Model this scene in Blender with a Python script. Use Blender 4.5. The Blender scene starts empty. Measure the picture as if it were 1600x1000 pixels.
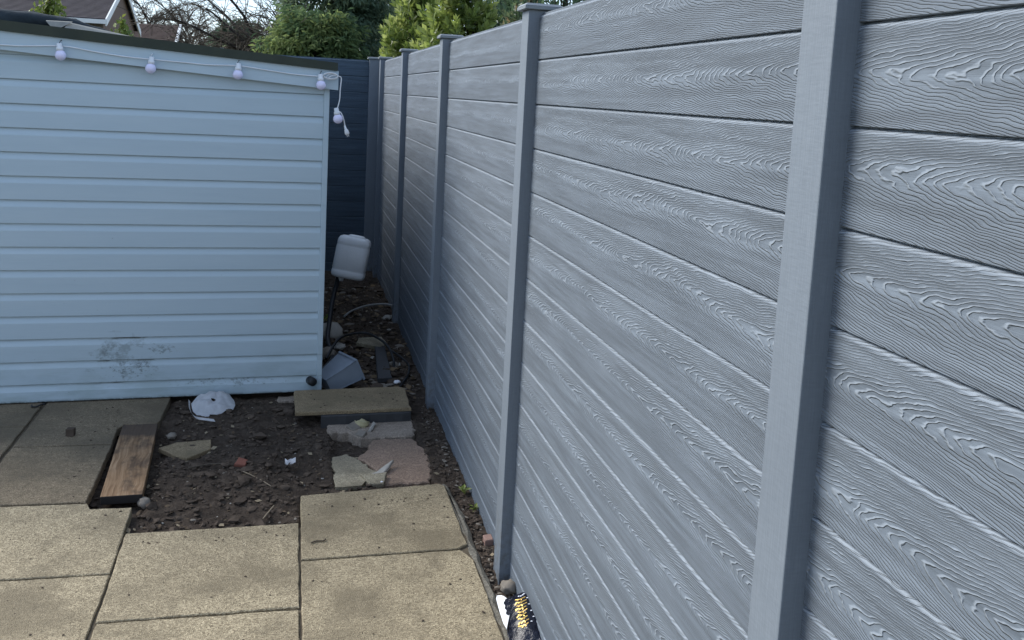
import bpy, bmesh, math, random
import numpy as np
from mathutils import Vector, Matrix, noise as mnoise

random.seed(7)
rng = np.random.default_rng(11)
S = bpy.context.scene
COL = S.collection

# ------------------------------------------------------------------ camera
cd = bpy.data.cameras.new("camera")
cam = bpy.data.objects.new("camera", cd)
COL.objects.link(cam)
cd.sensor_width = 36.0
cd.lens = 33.085
cd.shift_y = -0.1004
cd.clip_start = 0.05
cd.clip_end = 2000
yaw, pit, rol = 0.2306, 0.1253, 0.0524
fw = Vector((math.sin(yaw) * math.cos(pit), math.cos(yaw) * math.cos(pit), -math.sin(pit)))
r0 = Vector((math.cos(yaw), -math.sin(yaw), 0)); u0 = r0.cross(fw)
r1 = math.cos(rol) * r0 + math.sin(rol) * u0
u1 = -math.sin(rol) * r0 + math.cos(rol) * u0
M = Matrix((( r1.x, u1.x, -fw.x, -0.7958), (r1.y, u1.y, -fw.y, 0.1451), (r1.z, u1.z, -fw.z, 1.7142), (0, 0, 0, 1)))
cam.matrix_world = M
S.camera = cam

# ------------------------------------------------------------------ light
SUN_AZ = math.radians(-50)      # azimuth from +Y towards +X (negative: left of the view)
SUN_EL = math.radians(37)
w = bpy.data.worlds.new("World"); S.world = w; w.use_nodes = True
nt = w.node_tree
for n in list(nt.nodes): nt.nodes.remove(n)
out = nt.nodes.new("ShaderNodeOutputWorld"); bg = nt.nodes.new("ShaderNodeBackground")
sky = nt.nodes.new("ShaderNodeTexSky"); sky.sky_type = 'NISHITA'; sky.sun_disc = False
sky.sun_elevation = SUN_EL; sky.sun_rotation = SUN_AZ
sky.air_density = 1.0; sky.dust_density = 0.15; sky.ozone_density = 1.5
mixn = nt.nodes.new("ShaderNodeMix"); mixn.data_type = 'RGBA'; mixn.inputs[0].default_value = 0.60
mixn.inputs[7].default_value = (3.1, 3.8, 5.1, 1)          # thin even cloud over the clear sky
nt.links.new(sky.outputs[0], mixn.inputs[6]); nt.links.new(mixn.outputs[2], bg.inputs[0])
bg.inputs[1].default_value = 0.093
nt.links.new(bg.outputs[0], out.inputs[0])
sd = bpy.data.lights.new("sun", 'SUN'); sun = bpy.data.objects.new("sun", sd); COL.objects.link(sun)
sd.energy = 2.2; sd.angle = math.radians(38); sd.color = (1.0, 0.965, 0.90)
dirv = Vector((math.sin(SUN_AZ) * math.cos(SUN_EL), math.cos(SUN_AZ) * math.cos(SUN_EL), math.sin(SUN_EL)))
sun.rotation_euler = (-dirv).to_track_quat('-Z', 'Y').to_euler()
S.view_settings.view_transform = 'Standard'; S.view_settings.look = 'None'
S.view_settings.gamma = 1.0; S.view_settings.use_curve_mapping = False
S.view_settings.exposure = 1.38

# ------------------------------------------------------------------ helpers
def tag(o, label=None, cat=None, group=None, kind=None):
    if label: o["label"] = label
    if cat: o["category"] = cat
    if group: o["group"] = group
    if kind: o["kind"] = kind
    return o

def empty(name, label=None, cat=None, loc=(0, 0, 0), rz=0, group=None):
    o = bpy.data.objects.new(name, None); COL.objects.link(o)
    o.empty_display_size = 0.1
    o.location = loc; o.rotation_euler = (0, 0, rz)
    return tag(o, label, cat, group)

def link(name, me, parent=None, loc=(0, 0, 0), rot=(0, 0, 0)):
    o = bpy.data.objects.new(name, me); COL.objects.link(o)
    o.parent = parent; o.location = loc; o.rotation_euler = rot
    return o

def mesh(name, verts, faces, mat, smooth=False):
    me = bpy.data.meshes.new(name)
    me.from_pydata([tuple(v) for v in verts], [], faces)
    me.materials.append(mat)
    if smooth: me.polygons.foreach_set("use_smooth", [True] * len(me.polygons))
    me.update()
    return me

def bm_mesh(name, bm, mat, smooth=False, normals=True):
    if normals: bmesh.ops.recalc_face_normals(bm, faces=bm.faces[:])
    me = bpy.data.meshes.new(name); bm.to_mesh(me); bm.free()
    me.materials.append(mat)
    if smooth: me.polygons.foreach_set("use_smooth", [True] * len(me.polygons))
    return me

def bm_box(bm, x0, x1, y0, y1, z0, z1, bev=0.0, seg=1):
    vs = [bm.verts.new(p) for p in ((x0, y0, z0), (x1, y0, z0), (x1, y1, z0), (x0, y1, z0), (x0, y0, z1), (x1, y0, z1), (x1, y1, z1), (x0, y1, z1))]
    fs = [bm.faces.new([vs[i] for i in f]) for f in ((3, 2, 1, 0), (4, 5, 6, 7), (0, 1, 5, 4), (1, 2, 6, 5), (2, 3, 7, 6), (3, 0, 4, 7))]
    if bev:
        es = set(e for f in fs for e in f.edges)
        bmesh.ops.bevel(bm, geom=list(es), offset=bev, segments=seg, profile=0.5, affect='EDGES')
    return vs

def box_mesh(name, x0, x1, y0, y1, z0, z1, mat, bev=0.0, seg=1):
    bm = bmesh.new(); bm_box(bm, x0, x1, y0, y1, z0, z1, bev, seg)
    return bm_mesh(name, bm, mat)

def extrude_profile(name, prof, axis, a0, a1, mat):
    """prof: list of (p,q); axis 'y': verts (p, a, q); axis 'x': verts (a, p, q)."""
    n = len(prof); V = []
    for a in (a0, a1):
        for p, q in prof:
            V.append((p, a, q) if axis == 'y' else (a, p, q))
    F = [[i, (i + 1) % n, n + (i + 1) % n, n + i] for i in range(n)]
    F += [list(range(n))[::-1], list(range(n, 2 * n))]
    bm = bmesh.new()
    vs = [bm.verts.new(v) for v in V]
    for f in F: bm.faces.new([vs[i] for i in f])
    return bm_mesh(name, bm, mat)

def catmull(pts, n=8):
    P = [Vector(p) for p in pts]; P = [P[0] * 2 - P[1]] + P + [P[-1] * 2 - P[-2]]
    out = []
    for i in range(1, len(P) - 2):
        a, b, c, d = P[i - 1:i + 3]
        for k in range(n):
            t = k / n
            out.append(0.5 * ((2 * b) + (c - a) * t + (2 * a - 5 * b + 4 * c - d) * t * t + (3 * b - a - 3 * c + d) * t ** 3))
    out.append(P[-2]); return out

def bm_tube(bm, pts, rad, sides=6, cap=True):
    pts = [Vector(p) for p in pts]; n = len(pts)
    rads = rad if hasattr(rad, '__len__') else [rad] * n
    rings = []; ref = Vector((0.31, 0.17, 0.93))
    for i, p in enumerate(pts):
        t = (pts[min(i + 1, n - 1)] - pts[max(i - 1, 0)]).normalized()
        if abs(t.dot(ref)) > 0.98: ref = Vector((0.9, 0.2, 0.1))
        a = t.cross(ref).normalized(); b = t.cross(a)
        rings.append([bm.verts.new(p + rads[i] * (math.cos(q) * a + math.sin(q) * b)) for q in [2 * math.pi * k / sides for k in range(sides)]])
    for i in range(n - 1):
        for k in range(sides):
            bm.faces.new([rings[i][k], rings[i][(k + 1) % sides], rings[i + 1][(k + 1) % sides], rings[i + 1][k]])
    if cap:
        bm.faces.new(rings[0][::-1]); bm.faces.new(rings[-1])

def tube_mesh(name, pts, rad, mat, sides=6):
    bm = bmesh.new(); bm_tube(bm, pts, rad, sides)
    return bm_mesh(name, bm, mat, True)

def bm_lathe(bm, prof, cx=0, cy=0, cz=0, sides=16):
    rings = []
    for r, z in prof:
        if r < 1e-6: rings.append([bm.verts.new((cx, cy, cz + z))])
        else: rings.append([bm.verts.new((cx + r * math.cos(2 * math.pi * k / sides), cy + r * math.sin(2 * math.pi * k / sides), cz + z)) for k in range(sides)])
    for i in range(len(rings) - 1):
        A, B = rings[i], rings[i + 1]
        for k in range(sides):
            q = (k + 1) % sides
            if len(A) == 1 and len(B) == 1: continue
            if len(A) == 1: bm.faces.new([A[0], B[k], B[q]])
            elif len(B) == 1: bm.faces.new([A[k], A[q], B[0]])
            else: bm.faces.new([A[k], A[q], B[q], B[k]])

def prism_mesh(name, poly, z0, z1, mat, bev=0.004, jit=0.002, step=0.06, tilt=0.0, seed=0):
    """A slab with a slightly ragged, rubbed edge; poly is counter-clockwise."""
    R = random.Random(seed); pts = []
    n = len(poly)
    for i in range(n):
        a, b = Vector(poly[i]), Vector(poly[(i + 1) % n])
        k = max(1, int((b - a).length / step))
        d = (b - a).normalized() if (b - a).length > 0 else Vector((1, 0)); nn = Vector((d.y, -d.x))
        for j in range(k):
            pts.append(a + (b - a) * (j / k) + nn * R.uniform(-jit, jit))
    m = len(pts); c = sum(pts, Vector((0, 0))) / m
    inset = []
    for i in range(m):
        d1 = (pts[i] - pts[i - 1]).normalized(); d2 = (pts[(i + 1) % m] - pts[i]).normalized()
        nn = Vector((-(d1.y + d2.y), d1.x + d2.x)).normalized()
        inset.append(pts[i] + nn * bev * R.uniform(0.7, 1.6))
    def hz(p, z): return z + tilt * (p.y - c.y)
    V = [(p.x, p.y, z0) for p in pts] + [(p.x, p.y, hz(p, z1 - bev)) for p in pts] + [(p.x, p.y, hz(p, z1)) for p in inset]
    F = []
    for L in (0, 1):
        for i in range(m):
            F.append([L * m + i, L * m + (i + 1) % m, (L + 1) * m + (i + 1) % m, (L + 1) * m + i])
    F.append(list(range(2 * m, 3 * m))); F.append(list(range(m))[::-1])
    return mesh(name, V, F, mat)

def rock_bm(bm, c, r, R, flat=0.7):
    res = bmesh.ops.create_icosphere(bm, subdivisions=1, radius=1.0)
    ph = R.uniform(0, 99); sx, sy, sz = R.uniform(.7, 1.3), R.uniform(.7, 1.3), flat * R.uniform(.6, 1.1)
    rot = Matrix.Rotation(R.uniform(0, 6.28), 3, 'Z') @ Matrix.Rotation(R.uniform(-.4, .4), 3, 'X')
    for v in res['verts']:
        k = 1 + 0.35 * mnoise.noise(v.co * 1.6 + Vector((ph, 0, 0)))
        q = Vector((v.co.x * sx, v.co.y * sy, v.co.z * sz)) * k * r
        v.co = rot @ q + Vector(c)

# ------------------------------------------------------------------ materials
class N:
    def __init__(s, name, rough=0.6, spec=0.5):
        s.m = bpy.data.materials.new(name); s.m.use_nodes = True; s.t = s.m.node_tree
        s.b = s.t.nodes["Principled BSDF"]; s.b.inputs["Roughness"].default_value = rough
        s.b.inputs["Specular IOR Level"].default_value = spec
    def put(s, sock, v):
        if v is None: return
        if hasattr(v, 'is_linked') or isinstance(v, bpy.types.NodeSocket): s.t.links.new(v, sock)
        else: sock.default_value = v
    def coord(s, k="Object"): return s.t.nodes.new("ShaderNodeTexCoord").outputs[k]
    def rand(s): return s.t.nodes.new("ShaderNodeObjectInfo").outputs["Random"]
    def attr(s, nm):
        n = s.t.nodes.new("ShaderNodeAttribute"); n.attribute_name = nm; return n.outputs["Fac"]
    def mt(s, op, a, b=0.0, c=0.0, clamp=False):
        n = s.t.nodes.new("ShaderNodeMath"); n.operation = op; n.use_clamp = clamp
        s.put(n.inputs[0], a); s.put(n.inputs[1], b); s.put(n.inputs[2], c); return n.outputs[0]
    def sep(s, v):
        n = s.t.nodes.new("ShaderNodeSeparateXYZ"); s.put(n.inputs[0], v); return n.outputs
    def com(s, x, y, z):
        n = s.t.nodes.new("ShaderNodeCombineXYZ")
        for i, q in enumerate((x, y, z)): s.put(n.inputs[i], q)
        return n.outputs[0]
    def mapv(s, v, sc=(1, 1, 1), loc=(0, 0, 0)):
        n = s.t.nodes.new("ShaderNodeMapping"); s.put(n.inputs[0], v); n.inputs["Scale"].default_value = sc; n.inputs["Location"].default_value = loc; return n.outputs[0]
    def noise(s, v, sc, det=3.0, rough=0.5, out=0):
        n = s.t.nodes.new("ShaderNodeTexNoise"); s.put(n.inputs["Vector"], v); n.inputs["Scale"].default_value = sc
        n.inputs["Detail"].default_value = det; n.inputs["Roughness"].default_value = rough; return n.outputs[out]
    def voro(s, v, sc, out="Distance", feat='F1'):
        n = s.t.nodes.new("ShaderNodeTexVoronoi"); n.feature = feat; s.put(n.inputs["Vector"], v); n.inputs["Scale"].default_value = sc; return n.outputs[out]
    def ramp(s, f, stops, interp='LINEAR'):
        n = s.t.nodes.new("ShaderNodeValToRGB"); s.put(n.inputs[0], f); cr = n.color_ramp; cr.interpolation = interp
        while len(cr.elements) < len(stops): cr.elements.new(0.5)
        for e, (p, c) in zip(cr.elements, stops):
            e.position = p; e.color = (c, c, c, 1) if not hasattr(c, '__len__') else (*c[:3], 1)
        return n.outputs[0]
    def mix(s, f, a, b, mode='MIX'):
        n = s.t.nodes.new("ShaderNodeMix"); n.data_type = 'RGBA'; n.blend_type = mode
        s.put(n.inputs[0], f)
        for i, q in ((6, a), (7, b)):
            s.put(n.inputs[i], (*q[:3], 1) if isinstance(q, tuple) else q)
        return n.outputs[2]
    def mr(s, v, a, b, c, d, smooth=True):
        n = s.t.nodes.new("ShaderNodeMapRange"); n.interpolation_type = 'SMOOTHSTEP' if smooth else 'LINEAR'
        s.put(n.inputs[0], v)
        for i, q in enumerate((a, b, c, d)): n.inputs[1 + i].default_value = q
        return n.outputs[0]
    def bump(s, h, dist, strength=1.0, prev=None):
        n = s.t.nodes.new("ShaderNodeBump"); s.put(n.inputs["Height"], h); n.inputs["Distance"].default_value = dist
        n.inputs["Strength"].default_value = strength
        if prev is not None: s.put(n.inputs["Normal"], prev)
        return n.outputs[0]
    def done(s, col=None, normal=None, rough=None):
        if col is not None: s.put(s.b.inputs["Base Color"], (*col[:3], 1) if isinstance(col, tuple) else col)
        if normal is not None: s.put(s.b.inputs["Normal"], normal)
        if rough is not None: s.put(s.b.inputs["Roughness"], rough)
        return s.m

def plain(name, col, rough=0.6, spec=0.5, var=0.25, sc=20, bumpd=0.0):
    a = N(name, rough, spec); co = a.coord()
    f = a.noise(co, sc, 4, 0.6)
    c = a.mix(f, tuple(q * (1 - var) for q in col), tuple(min(1, q * (1 + var)) for q in col))
    nn = a.bump(a.noise(co, sc * 4, 3, 0.6), bumpd) if bumpd else None
    return a.done(c, nn)

def wood_grain(name, base, lift, depth):
    """Deep embossed flat-sawn grain: rings cut by a board that wanders past the heart of the log."""
    a = N(name, 0.72, 0.16); co = a.coord(); x, y, z = a.sep(co)
    rnd = a.rand()
    u = a.mt('ADD', y, a.mt('MULTIPLY', rnd, 37.0))
    vc = a.com(u, a.mt('MULTIPLY', rnd, 11.0), 0.0)
    wob = a.mt('SUBTRACT', a.noise(vc, 1.3, 1.0), 0.5)
    v = a.mt('ADD', z, a.mt('ADD', a.mt('MULTIPLY', wob, 0.05), a.mt('MULTIPLY', a.mt('SUBTRACT', rnd, 0.5), 0.03)))
    d = a.mt('ADD', 0.004, a.mt('MULTIPLY', a.noise(a.com(u, 5.0, a.mt('MULTIPLY', rnd, 9.0)), 1.6, 1.0), 0.030))
    r = a.mt('SQRT', a.mt('ADD', a.mt('MULTIPLY', v, v), a.mt('MULTIPLY', d, d)))
    p2 = a.com(a.mt('MULTIPLY', u, 5.0), a.mt('MULTIPLY', z, 16.0), a.mt('MULTIPLY', rnd, 20.0))
    p3 = a.com(a.mt('MULTIPLY', u, 22.0), a.mt('MULTIPLY', z, 55.0), a.mt('MULTIPLY', rnd, 20.0))
    n1 = a.mt('SUBTRACT', a.noise(p2, 1.0, 2.0), 0.5)
    n2 = a.mt('SUBTRACT', a.noise(p3, 1.0, 2.0), 0.5)
    ph = a.mt('ADD', a.mt('MULTIPLY', r, 265.0), a.mt('MULTIPLY', u, 30.0))
    ph = a.mt('ADD', ph, a.mt('MULTIPLY', n1, 6.4))
    ph = a.mt('ADD', ph, a.mt('MULTIPLY', n2, 1.9))
    t = a.mt('FRACT', ph)
    ridge = a.mt('MULTIPLY', a.mr(t, 0.0, 0.16, 0.0, 1.0), a.mr(t, 0.16, 0.46, 1.0, 0.0))
    saw = a.mt('MULTIPLY', t, 0.35)
    amp = a.mr(a.noise(a.com(a.mt('MULTIPLY', u, 2.2), a.mt('MULTIPLY', z, 9.0), a.mt('MULTIPLY', rnd, 31.0)), 1.0, 2.0), 0.3, 0.62, 0.72, 1.0)
    h = a.mt('MULTIPLY', a.mt('ADD', ridge, saw), amp)
    fib = a.noise(a.com(a.mt('MULTIPLY', u, 10.0), a.mt('MULTIPLY', z, 500.0), 0.0), 1.0, 2.0, 0.6)
    h2 = a.mt('ADD', h, a.mt('MULTIPLY', fib, 0.16))
    nb = a.bump(h2, depth)
    tone = a.mr(a.noise(a.com(a.mt('MULTIPLY', u, 2.6), a.mt('MULTIPLY', z, 60.0), a.mt('MULTIPLY', rnd, 50.0)), 1.0, 4.0, .65), .30, .70, 0.0, 1.0)
    c0 = a.mix(tone, tuple(q * 0.74 for q in base), tuple(q * 1.20 for q in base))
    trough = a.mr(t, .62, .95, 0.0, .18)
    c1 = a.mix(trough, a.mix(a.mt('MULTIPLY', ridge, 0.75), c0, lift), tuple(q * .6 for q in base))
    spots = a.mr(a.noise(co, 9.0, 6, 0.7), 0.62, 0.8, 0.0, 0.25)
    c2 = a.mix(spots, c1, (0.16, 0.155, 0.15))
    lit_arris = a.mt('MULTIPLY', a.mr(z, .0640, .0672, 0.0, .6), a.mr(z, .0735, .0745, 1.0, 0.0))      # sky light on each board's top arris, painted as a paler band
    c2 = a.mix(lit_arris, c2, tuple(min(1, q * 1.25) for q in lift))
    return a.done(c2, nb, a.mr(tone, 0.0, 1.0, 0.66, 0.8))

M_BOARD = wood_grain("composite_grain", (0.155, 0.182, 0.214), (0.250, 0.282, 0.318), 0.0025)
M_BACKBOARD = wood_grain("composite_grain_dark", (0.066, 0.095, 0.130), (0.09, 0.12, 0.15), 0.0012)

def post_mat():
    a = N("composite_post", 0.6, 0.35); co = a.coord(); x, y, z = a.sep(co)
    l1 = a.noise(a.mapv(co, (500, 500, 14)), 1.0, 2.0)
    l2 = a.noise(a.mapv(co, (40, 40, 260)), 1.0, 2.0)
    f = a.mt('ADD', a.mt('MULTIPLY', l1, 0.6), a.mt('MULTIPLY', l2, 0.4))
    c = a.mix(f, (0.115, 0.138, 0.165), (0.215, 0.246, 0.282))
    big = a.noise(co, 3.0, 3)
    c = a.mix(a.mr(big, .35, .7, 0.0, .3), c, (0.13, 0.15, 0.175))
    low = a.mt('MULTIPLY', a.mr(z, 0.0, 0.35, 1.0, 0.0), a.mr(a.noise(co, 30, 5, .7), .42, .7, 0.0, 0.7))
    c = a.mix(low, c, (0.09, 0.08, 0.065))
    sc_ = a.mr(a.noise(a.mapv(co, (90, 90, 5)), 1.0, 4, .7), .66, .74, 0.0, .35)
    c = a.mix(sc_, c, (0.30, 0.32, 0.34))
    return a.done(c, a.bump(f, 0.0006))
M_POST = post_mat()
M_CAP = plain("composite_cap", (0.17, 0.19, 0.205), 0.5, 0.5, 0.15, 30, 0.0004)

def slab_mat(name, light, dark, dirt, dirtamt):
    a = N(name, 0.85, 0.25); co = a.coord()
    g = a.voro(co, 240, "Color"); gs = a.sep(g)[0]
    g2 = a.noise(co, 330, 2, .6)
    f = a.mt('ADD', a.mt('MULTIPLY', gs, .55), a.mt('MULTIPLY', g2, .5))
    c = a.ramp(f, [(0.12, tuple(q * .42 for q in dark)), (0.36, dark), (0.60, light), (0.9, tuple(min(1, q * 1.45) for q in light))])
    big = a.noise(a.mapv(co, (1, 1, 1)), 2.6, 5, .6)
    c = a.mix(a.mr(big, .40, .68, 0.0, dirtamt), c, dirt)
    patch = a.noise(co, 9, 5, .65)
    c = a.mix(a.mr(patch, .52, .72, 0.0, dirtamt * .7), c, tuple(q * .75 for q in dirt))
    spots = a.mr(a.noise(co, 46, 4, .7), .66, .74, 0.0, .75)
    c = a.mix(spots, c, (0.055, 0.045, 0.034))
    mot = a.noise(co, 30, 3, .6)
    c = a.mix(a.mr(mot, .35, .65, 0.0, .35), c, tuple(q * .8 for q in dark))
    c = a.mix(a.mr(a.rand(), 0.0, 1.0, 0.0, .34, False), c, tuple(q * .72 for q in dark))
    hh = a.mt('ADD', a.voro(co, 240), a.mt('MULTIPLY', a.noise(co, 60, 3), .8))
    return a.done(c, a.bump(hh, 0.0022))
M_SLAB = slab_mat("aggregate_slab", (0.445, 0.370, 0.245), (0.240, 0.193, 0.122), (0.165, 0.135, 0.088), 0.78)
M_SLABGREY = slab_mat("weathered_shaded_slab", (0.285, 0.225, 0.15), (0.165, 0.13, 0.085), (0.115, 0.095, 0.065), 0.7)  # dirt plus the shade near the shed, both put into the colour
M_STEP = slab_mat("mossy_slab", (0.37, 0.285, 0.175), (0.25, 0.19, 0.115), (0.15, 0.12, 0.07), 0.6)
M_MORTAR = slab_mat("old_mortar", (0.42, 0.365, 0.26), (0.285, 0.245, 0.17), (0.14, 0.115, 0.08), 0.6)
M_CONC = slab_mat("grey_concrete", (0.42, 0.345, 0.275), (0.29, 0.235, 0.185), (0.15, 0.12, 0.09), 0.6)
M_PINK = slab_mat("pink_bedding_sand", (0.37, 0.265, 0.195), (0.265, 0.185, 0.135), (0.18, 0.135, 0.095), 0.55)
M_HAUNCH = slab_mat("grey_haunch", (0.26, 0.24, 0.195), (0.17, 0.155, 0.125), (0.09, 0.08, 0.062), 0.6)

def soil_mat():
    a = N("soil", 0.95, 0.15); co = a.coord()
    f = a.noise(co, 26, 8, .72); g = a.noise(co, 4, 4, .6)
    c = a.ramp(f, [(0.25, (0.026, 0.019, 0.014)), (0.5, (0.078, 0.059, 0.045)), (0.78, (0.15, 0.118, 0.09))])
    c = a.mix(a.mr(g, .4, .65, 0.0, .5), c, (0.055, 0.042, 0.032))
    sp = a.mr(a.voro(co, 70), 0.0, .22, .8, 0.0)
    sel = a.mr(a.noise(co, 37, 2), .58, .66, 0.0, 1.0)
    c = a.mix(a.mt('MULTIPLY', sp, sel), c, (0.17, 0.145, 0.115))
    h = a.mt('ADD', a.noise(co, 60, 6, .75), a.mt('MULTIPLY', a.noise(co, 230, 3, .6), .35))
    return a.done(c, a.bump(h, 0.012))
M_SOIL = soil_mat()
M_CLOD = plain("clod", (0.085, 0.065, 0.050), 0.95, .1, .6, 25)
M_STONE = plain("stone", (0.22, 0.19, 0.155), 0.85, .3, .45, 30, .002)
M_PALESTONE = plain("pale_stone", (0.42, 0.39, 0.34), 0.85, .3, .3, 40, .002)
M_BRICK = plain("red_brick", (0.22, 0.085, 0.058), 0.85, .3, .35, 60, .001)
M_PINKBRICK = plain("dusty_brick", (0.30, 0.19, 0.155), 0.85, .3, .35, 60, .001)
M_GROUND = plain("rough_ground", (0.06, 0.065, 0.035), 0.95, .1, .5, 3)

P_LAP = .1217
def shed_mat():
    a = N("shed_paint", 0.45, 0.4); co = a.coord(); x, y, z = a.sep(co)
    f = a.noise(a.mapv(co, (1.5, 1.5, 12)), 1.0, 4, .6)
    c = a.mix(f, (0.395, 0.50, 0.565), (0.50, 0.595, 0.645))
    # green-grey bloom low on the wall and scuffed splashes left by mud
    low = a.mt('MULTIPLY', a.mr(z, 0.02, 0.38, 1.0, 0.0), a.mr(a.noise(a.mapv(co, (3, 3, 9)), 1.0, 5, .65), .36, .7, 0.0, .55))
    c = a.mix(low, c, (0.27, 0.345, 0.34))
    def blob(cx, cz, rx, rz, lo, hi, sc, amt):
        dx = a.mt('DIVIDE', a.mt('SUBTRACT', x, cx), rx); dz = a.mt('DIVIDE', a.mt('SUBTRACT', z, cz), rz)
        d = a.mt('SQRT', a.mt('ADD', a.mt('MULTIPLY', dx, dx), a.mt('MULTIPLY', dz, dz)))
        m = a.mr(d, 0.15, 1.0, 1.0, 0.0)
        k = a.noise(a.mapv(co, (1, 1, 1.5)), sc, 6, .75)
        return a.mr(a.mt('ADD', k, a.mt('MULTIPLY', m, .30)), lo, hi, 0.0, amt)
    for cx, cz, rx, rz, lo, hi, sc, amt in ((-1.04, .24, .40, .30, .76, .90, 14, .35), (-1.10, .27, .17, .11, .72, .92, 26, .5),
                                    (-.86, .28, .16, .07, .76, .88, 48, .5), (-1.0, .17, .30, .15, .80, .90, 40, .6), (-.5, .08, .7, .06, .78, .9, 40, .5)):
        m = a.mt('MULTIPLY', blob(cx, cz, rx, rz, lo, hi, sc, amt), 1.0)
        c = a.mix(m, c, (0.085, 0.092, 0.08))
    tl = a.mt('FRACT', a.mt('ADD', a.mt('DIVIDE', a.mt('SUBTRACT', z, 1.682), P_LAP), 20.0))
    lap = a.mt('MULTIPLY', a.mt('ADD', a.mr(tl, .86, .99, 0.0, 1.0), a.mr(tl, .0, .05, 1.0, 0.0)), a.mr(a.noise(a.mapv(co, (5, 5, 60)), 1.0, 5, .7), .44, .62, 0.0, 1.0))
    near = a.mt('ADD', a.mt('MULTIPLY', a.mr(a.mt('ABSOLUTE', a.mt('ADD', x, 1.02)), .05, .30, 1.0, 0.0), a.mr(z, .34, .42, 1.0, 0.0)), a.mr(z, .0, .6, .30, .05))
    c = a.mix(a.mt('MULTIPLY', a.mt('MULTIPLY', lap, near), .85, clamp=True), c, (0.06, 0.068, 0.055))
    sp = a.mr(a.noise(a.mapv(co, (1, 1, 1.4)), 33, 3, .6), .735, .79, 0.0, .55)
    c = a.mix(sp, c, (0.16, 0.19, 0.22))
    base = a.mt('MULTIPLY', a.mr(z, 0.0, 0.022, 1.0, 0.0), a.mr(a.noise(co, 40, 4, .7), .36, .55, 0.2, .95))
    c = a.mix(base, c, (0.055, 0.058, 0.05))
    h = a.noise(a.mapv(co, (6, 6, 160)), 1.0, 3, .6)
    return a.done(c, a.bump(h, 0.0006))
M_SHED = shed_mat()
def felt_mat():
    a = N("roof_felt", 0.95, 0.2); co = a.coord()
    f = a.noise(co, 7, 5, .6)
    c = a.mix(f, (0.034, 0.041, 0.036), (0.070, 0.080, 0.060))
    c = a.mix(a.mr(a.noise(co, 3, 4), .5, .7, 0.0, .5), c, (0.060, 0.066, 0.042))
    return a.done(c, a.bump(a.noise(co, 400, 2), .001))
M_FELT = felt_mat()
M_DARKFELT = plain("new_felt", (0.032, 0.042, 0.050), .95, .15, .4, 14, .004)
M_PALEFELT = plain("torn_felt_back", (0.25, 0.25, 0.23), .9, .2, .3, 30, .001)
M_WHITEPL = plain("white_plastic", (0.78, 0.78, 0.80), .4, .5, .06, 30)
M_CABLEW = plain("white_cable", (0.72, 0.74, 0.76), .45, .5, .06, 30)
M_BULB = plain("lilac_bulb", (0.74, 0.72, 0.93), .25, .5, .04, 40)
M_BLACK = plain("black_rubber", (0.014, 0.015, 0.017), .5, .4, .3, 40)
M_HOOK = plain("hook_metal", (0.05, 0.05, 0.055), .4, .6, .2, 60)
def can_mat():
    a = N("translucent_can", .42, .5)
    a.b.inputs["Subsurface Weight"].default_value = 0.25; a.b.inputs["Subsurface Radius"].default_value = (.03, .03, .03)
    co = a.coord()
    return a.done(a.mix(a.noise(co, 8, 4), (0.78, 0.79, 0.80), (0.88, 0.885, 0.89)), a.bump(a.noise(co, 40, 3), .001))
M_CAN = can_mat()
M_GREYPL = plain("grey_plastic", (0.25, 0.29, 0.34), .5, .4, .15, 12)
M_GREYROD = plain("pale_conduit", (0.30, 0.30, 0.29), .5, .4, .2, 30)
M_SLATE = plain("dark_offcut", (0.040, 0.041, 0.043), .6, .4, .3, 14, .001)

def timber_mat():
    a = N("raw_timber", .75, .25); co = a.coord(); x, y, z = a.sep(co)
    wv = a.mt('MULTIPLY', a.mt('SUBTRACT', a.noise(a.mapv(co, (6, 5, 6)), 1.0, 2), .5), .05)
    xx = a.mt('ADD', x, wv)
    g = a.noise(a.com(a.mt('MULTIPLY', xx, 95.0), a.mt('MULTIPLY', y, 3.5), a.mt('MULTIPLY', z, 60.0)), 1.0, 4, .6)
    c = a.ramp(g, [(.25, (0.13, 0.070, 0.034)), (.5, (0.275, 0.170, 0.092)), (.75, (0.41, 0.275, 0.165))])
    blot = a.noise(a.mapv(co, (11, 6, 11)), 1.0, 4, .65)
    c = a.mix(a.mr(blot, .46, .66, 0.0, .75), c, (0.075, 0.050, 0.034))
    c = a.mix(a.mr(a.noise(a.mapv(co, (5, 9, 5), (4, 1, 0)), 1.0, 3), .52, .66, 0.0, .45), c, (0.33, 0.215, 0.12))
    kd = a.mt('SQRT', a.mt('ADD', a.mt('POWER', a.mt('MULTIPLY', a.mt('SUBTRACT', x, .012), 30.0), 2.0), a.mt('POWER', a.mt('MULTIPLY', a.mt('ADD', y, .02), 16.0), 2.0)))
    c = a.mix(a.mr(a.mt('ADD', kd, a.noise(co, 40, 3)), .5, 1.3, .8, 0.0), c, (0.045, 0.030, 0.021))
    dark = a.mr(a.mt('ADD', y, a.mt('MULTIPLY', a.noise(co, 16, 3), .10)), .26, .34, 0.0, .85)
    c = a.mix(dark, c, (0.055, 0.042, 0.034))
    end = a.mr(y, -.4285, -.4275, 1.0, 0.0)
    c = a.mix(end, c, (0.028, 0.024, 0.022))
    return a.done(c, a.bump(g, .0015))
M_TIMBER = timber_mat()

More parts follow.
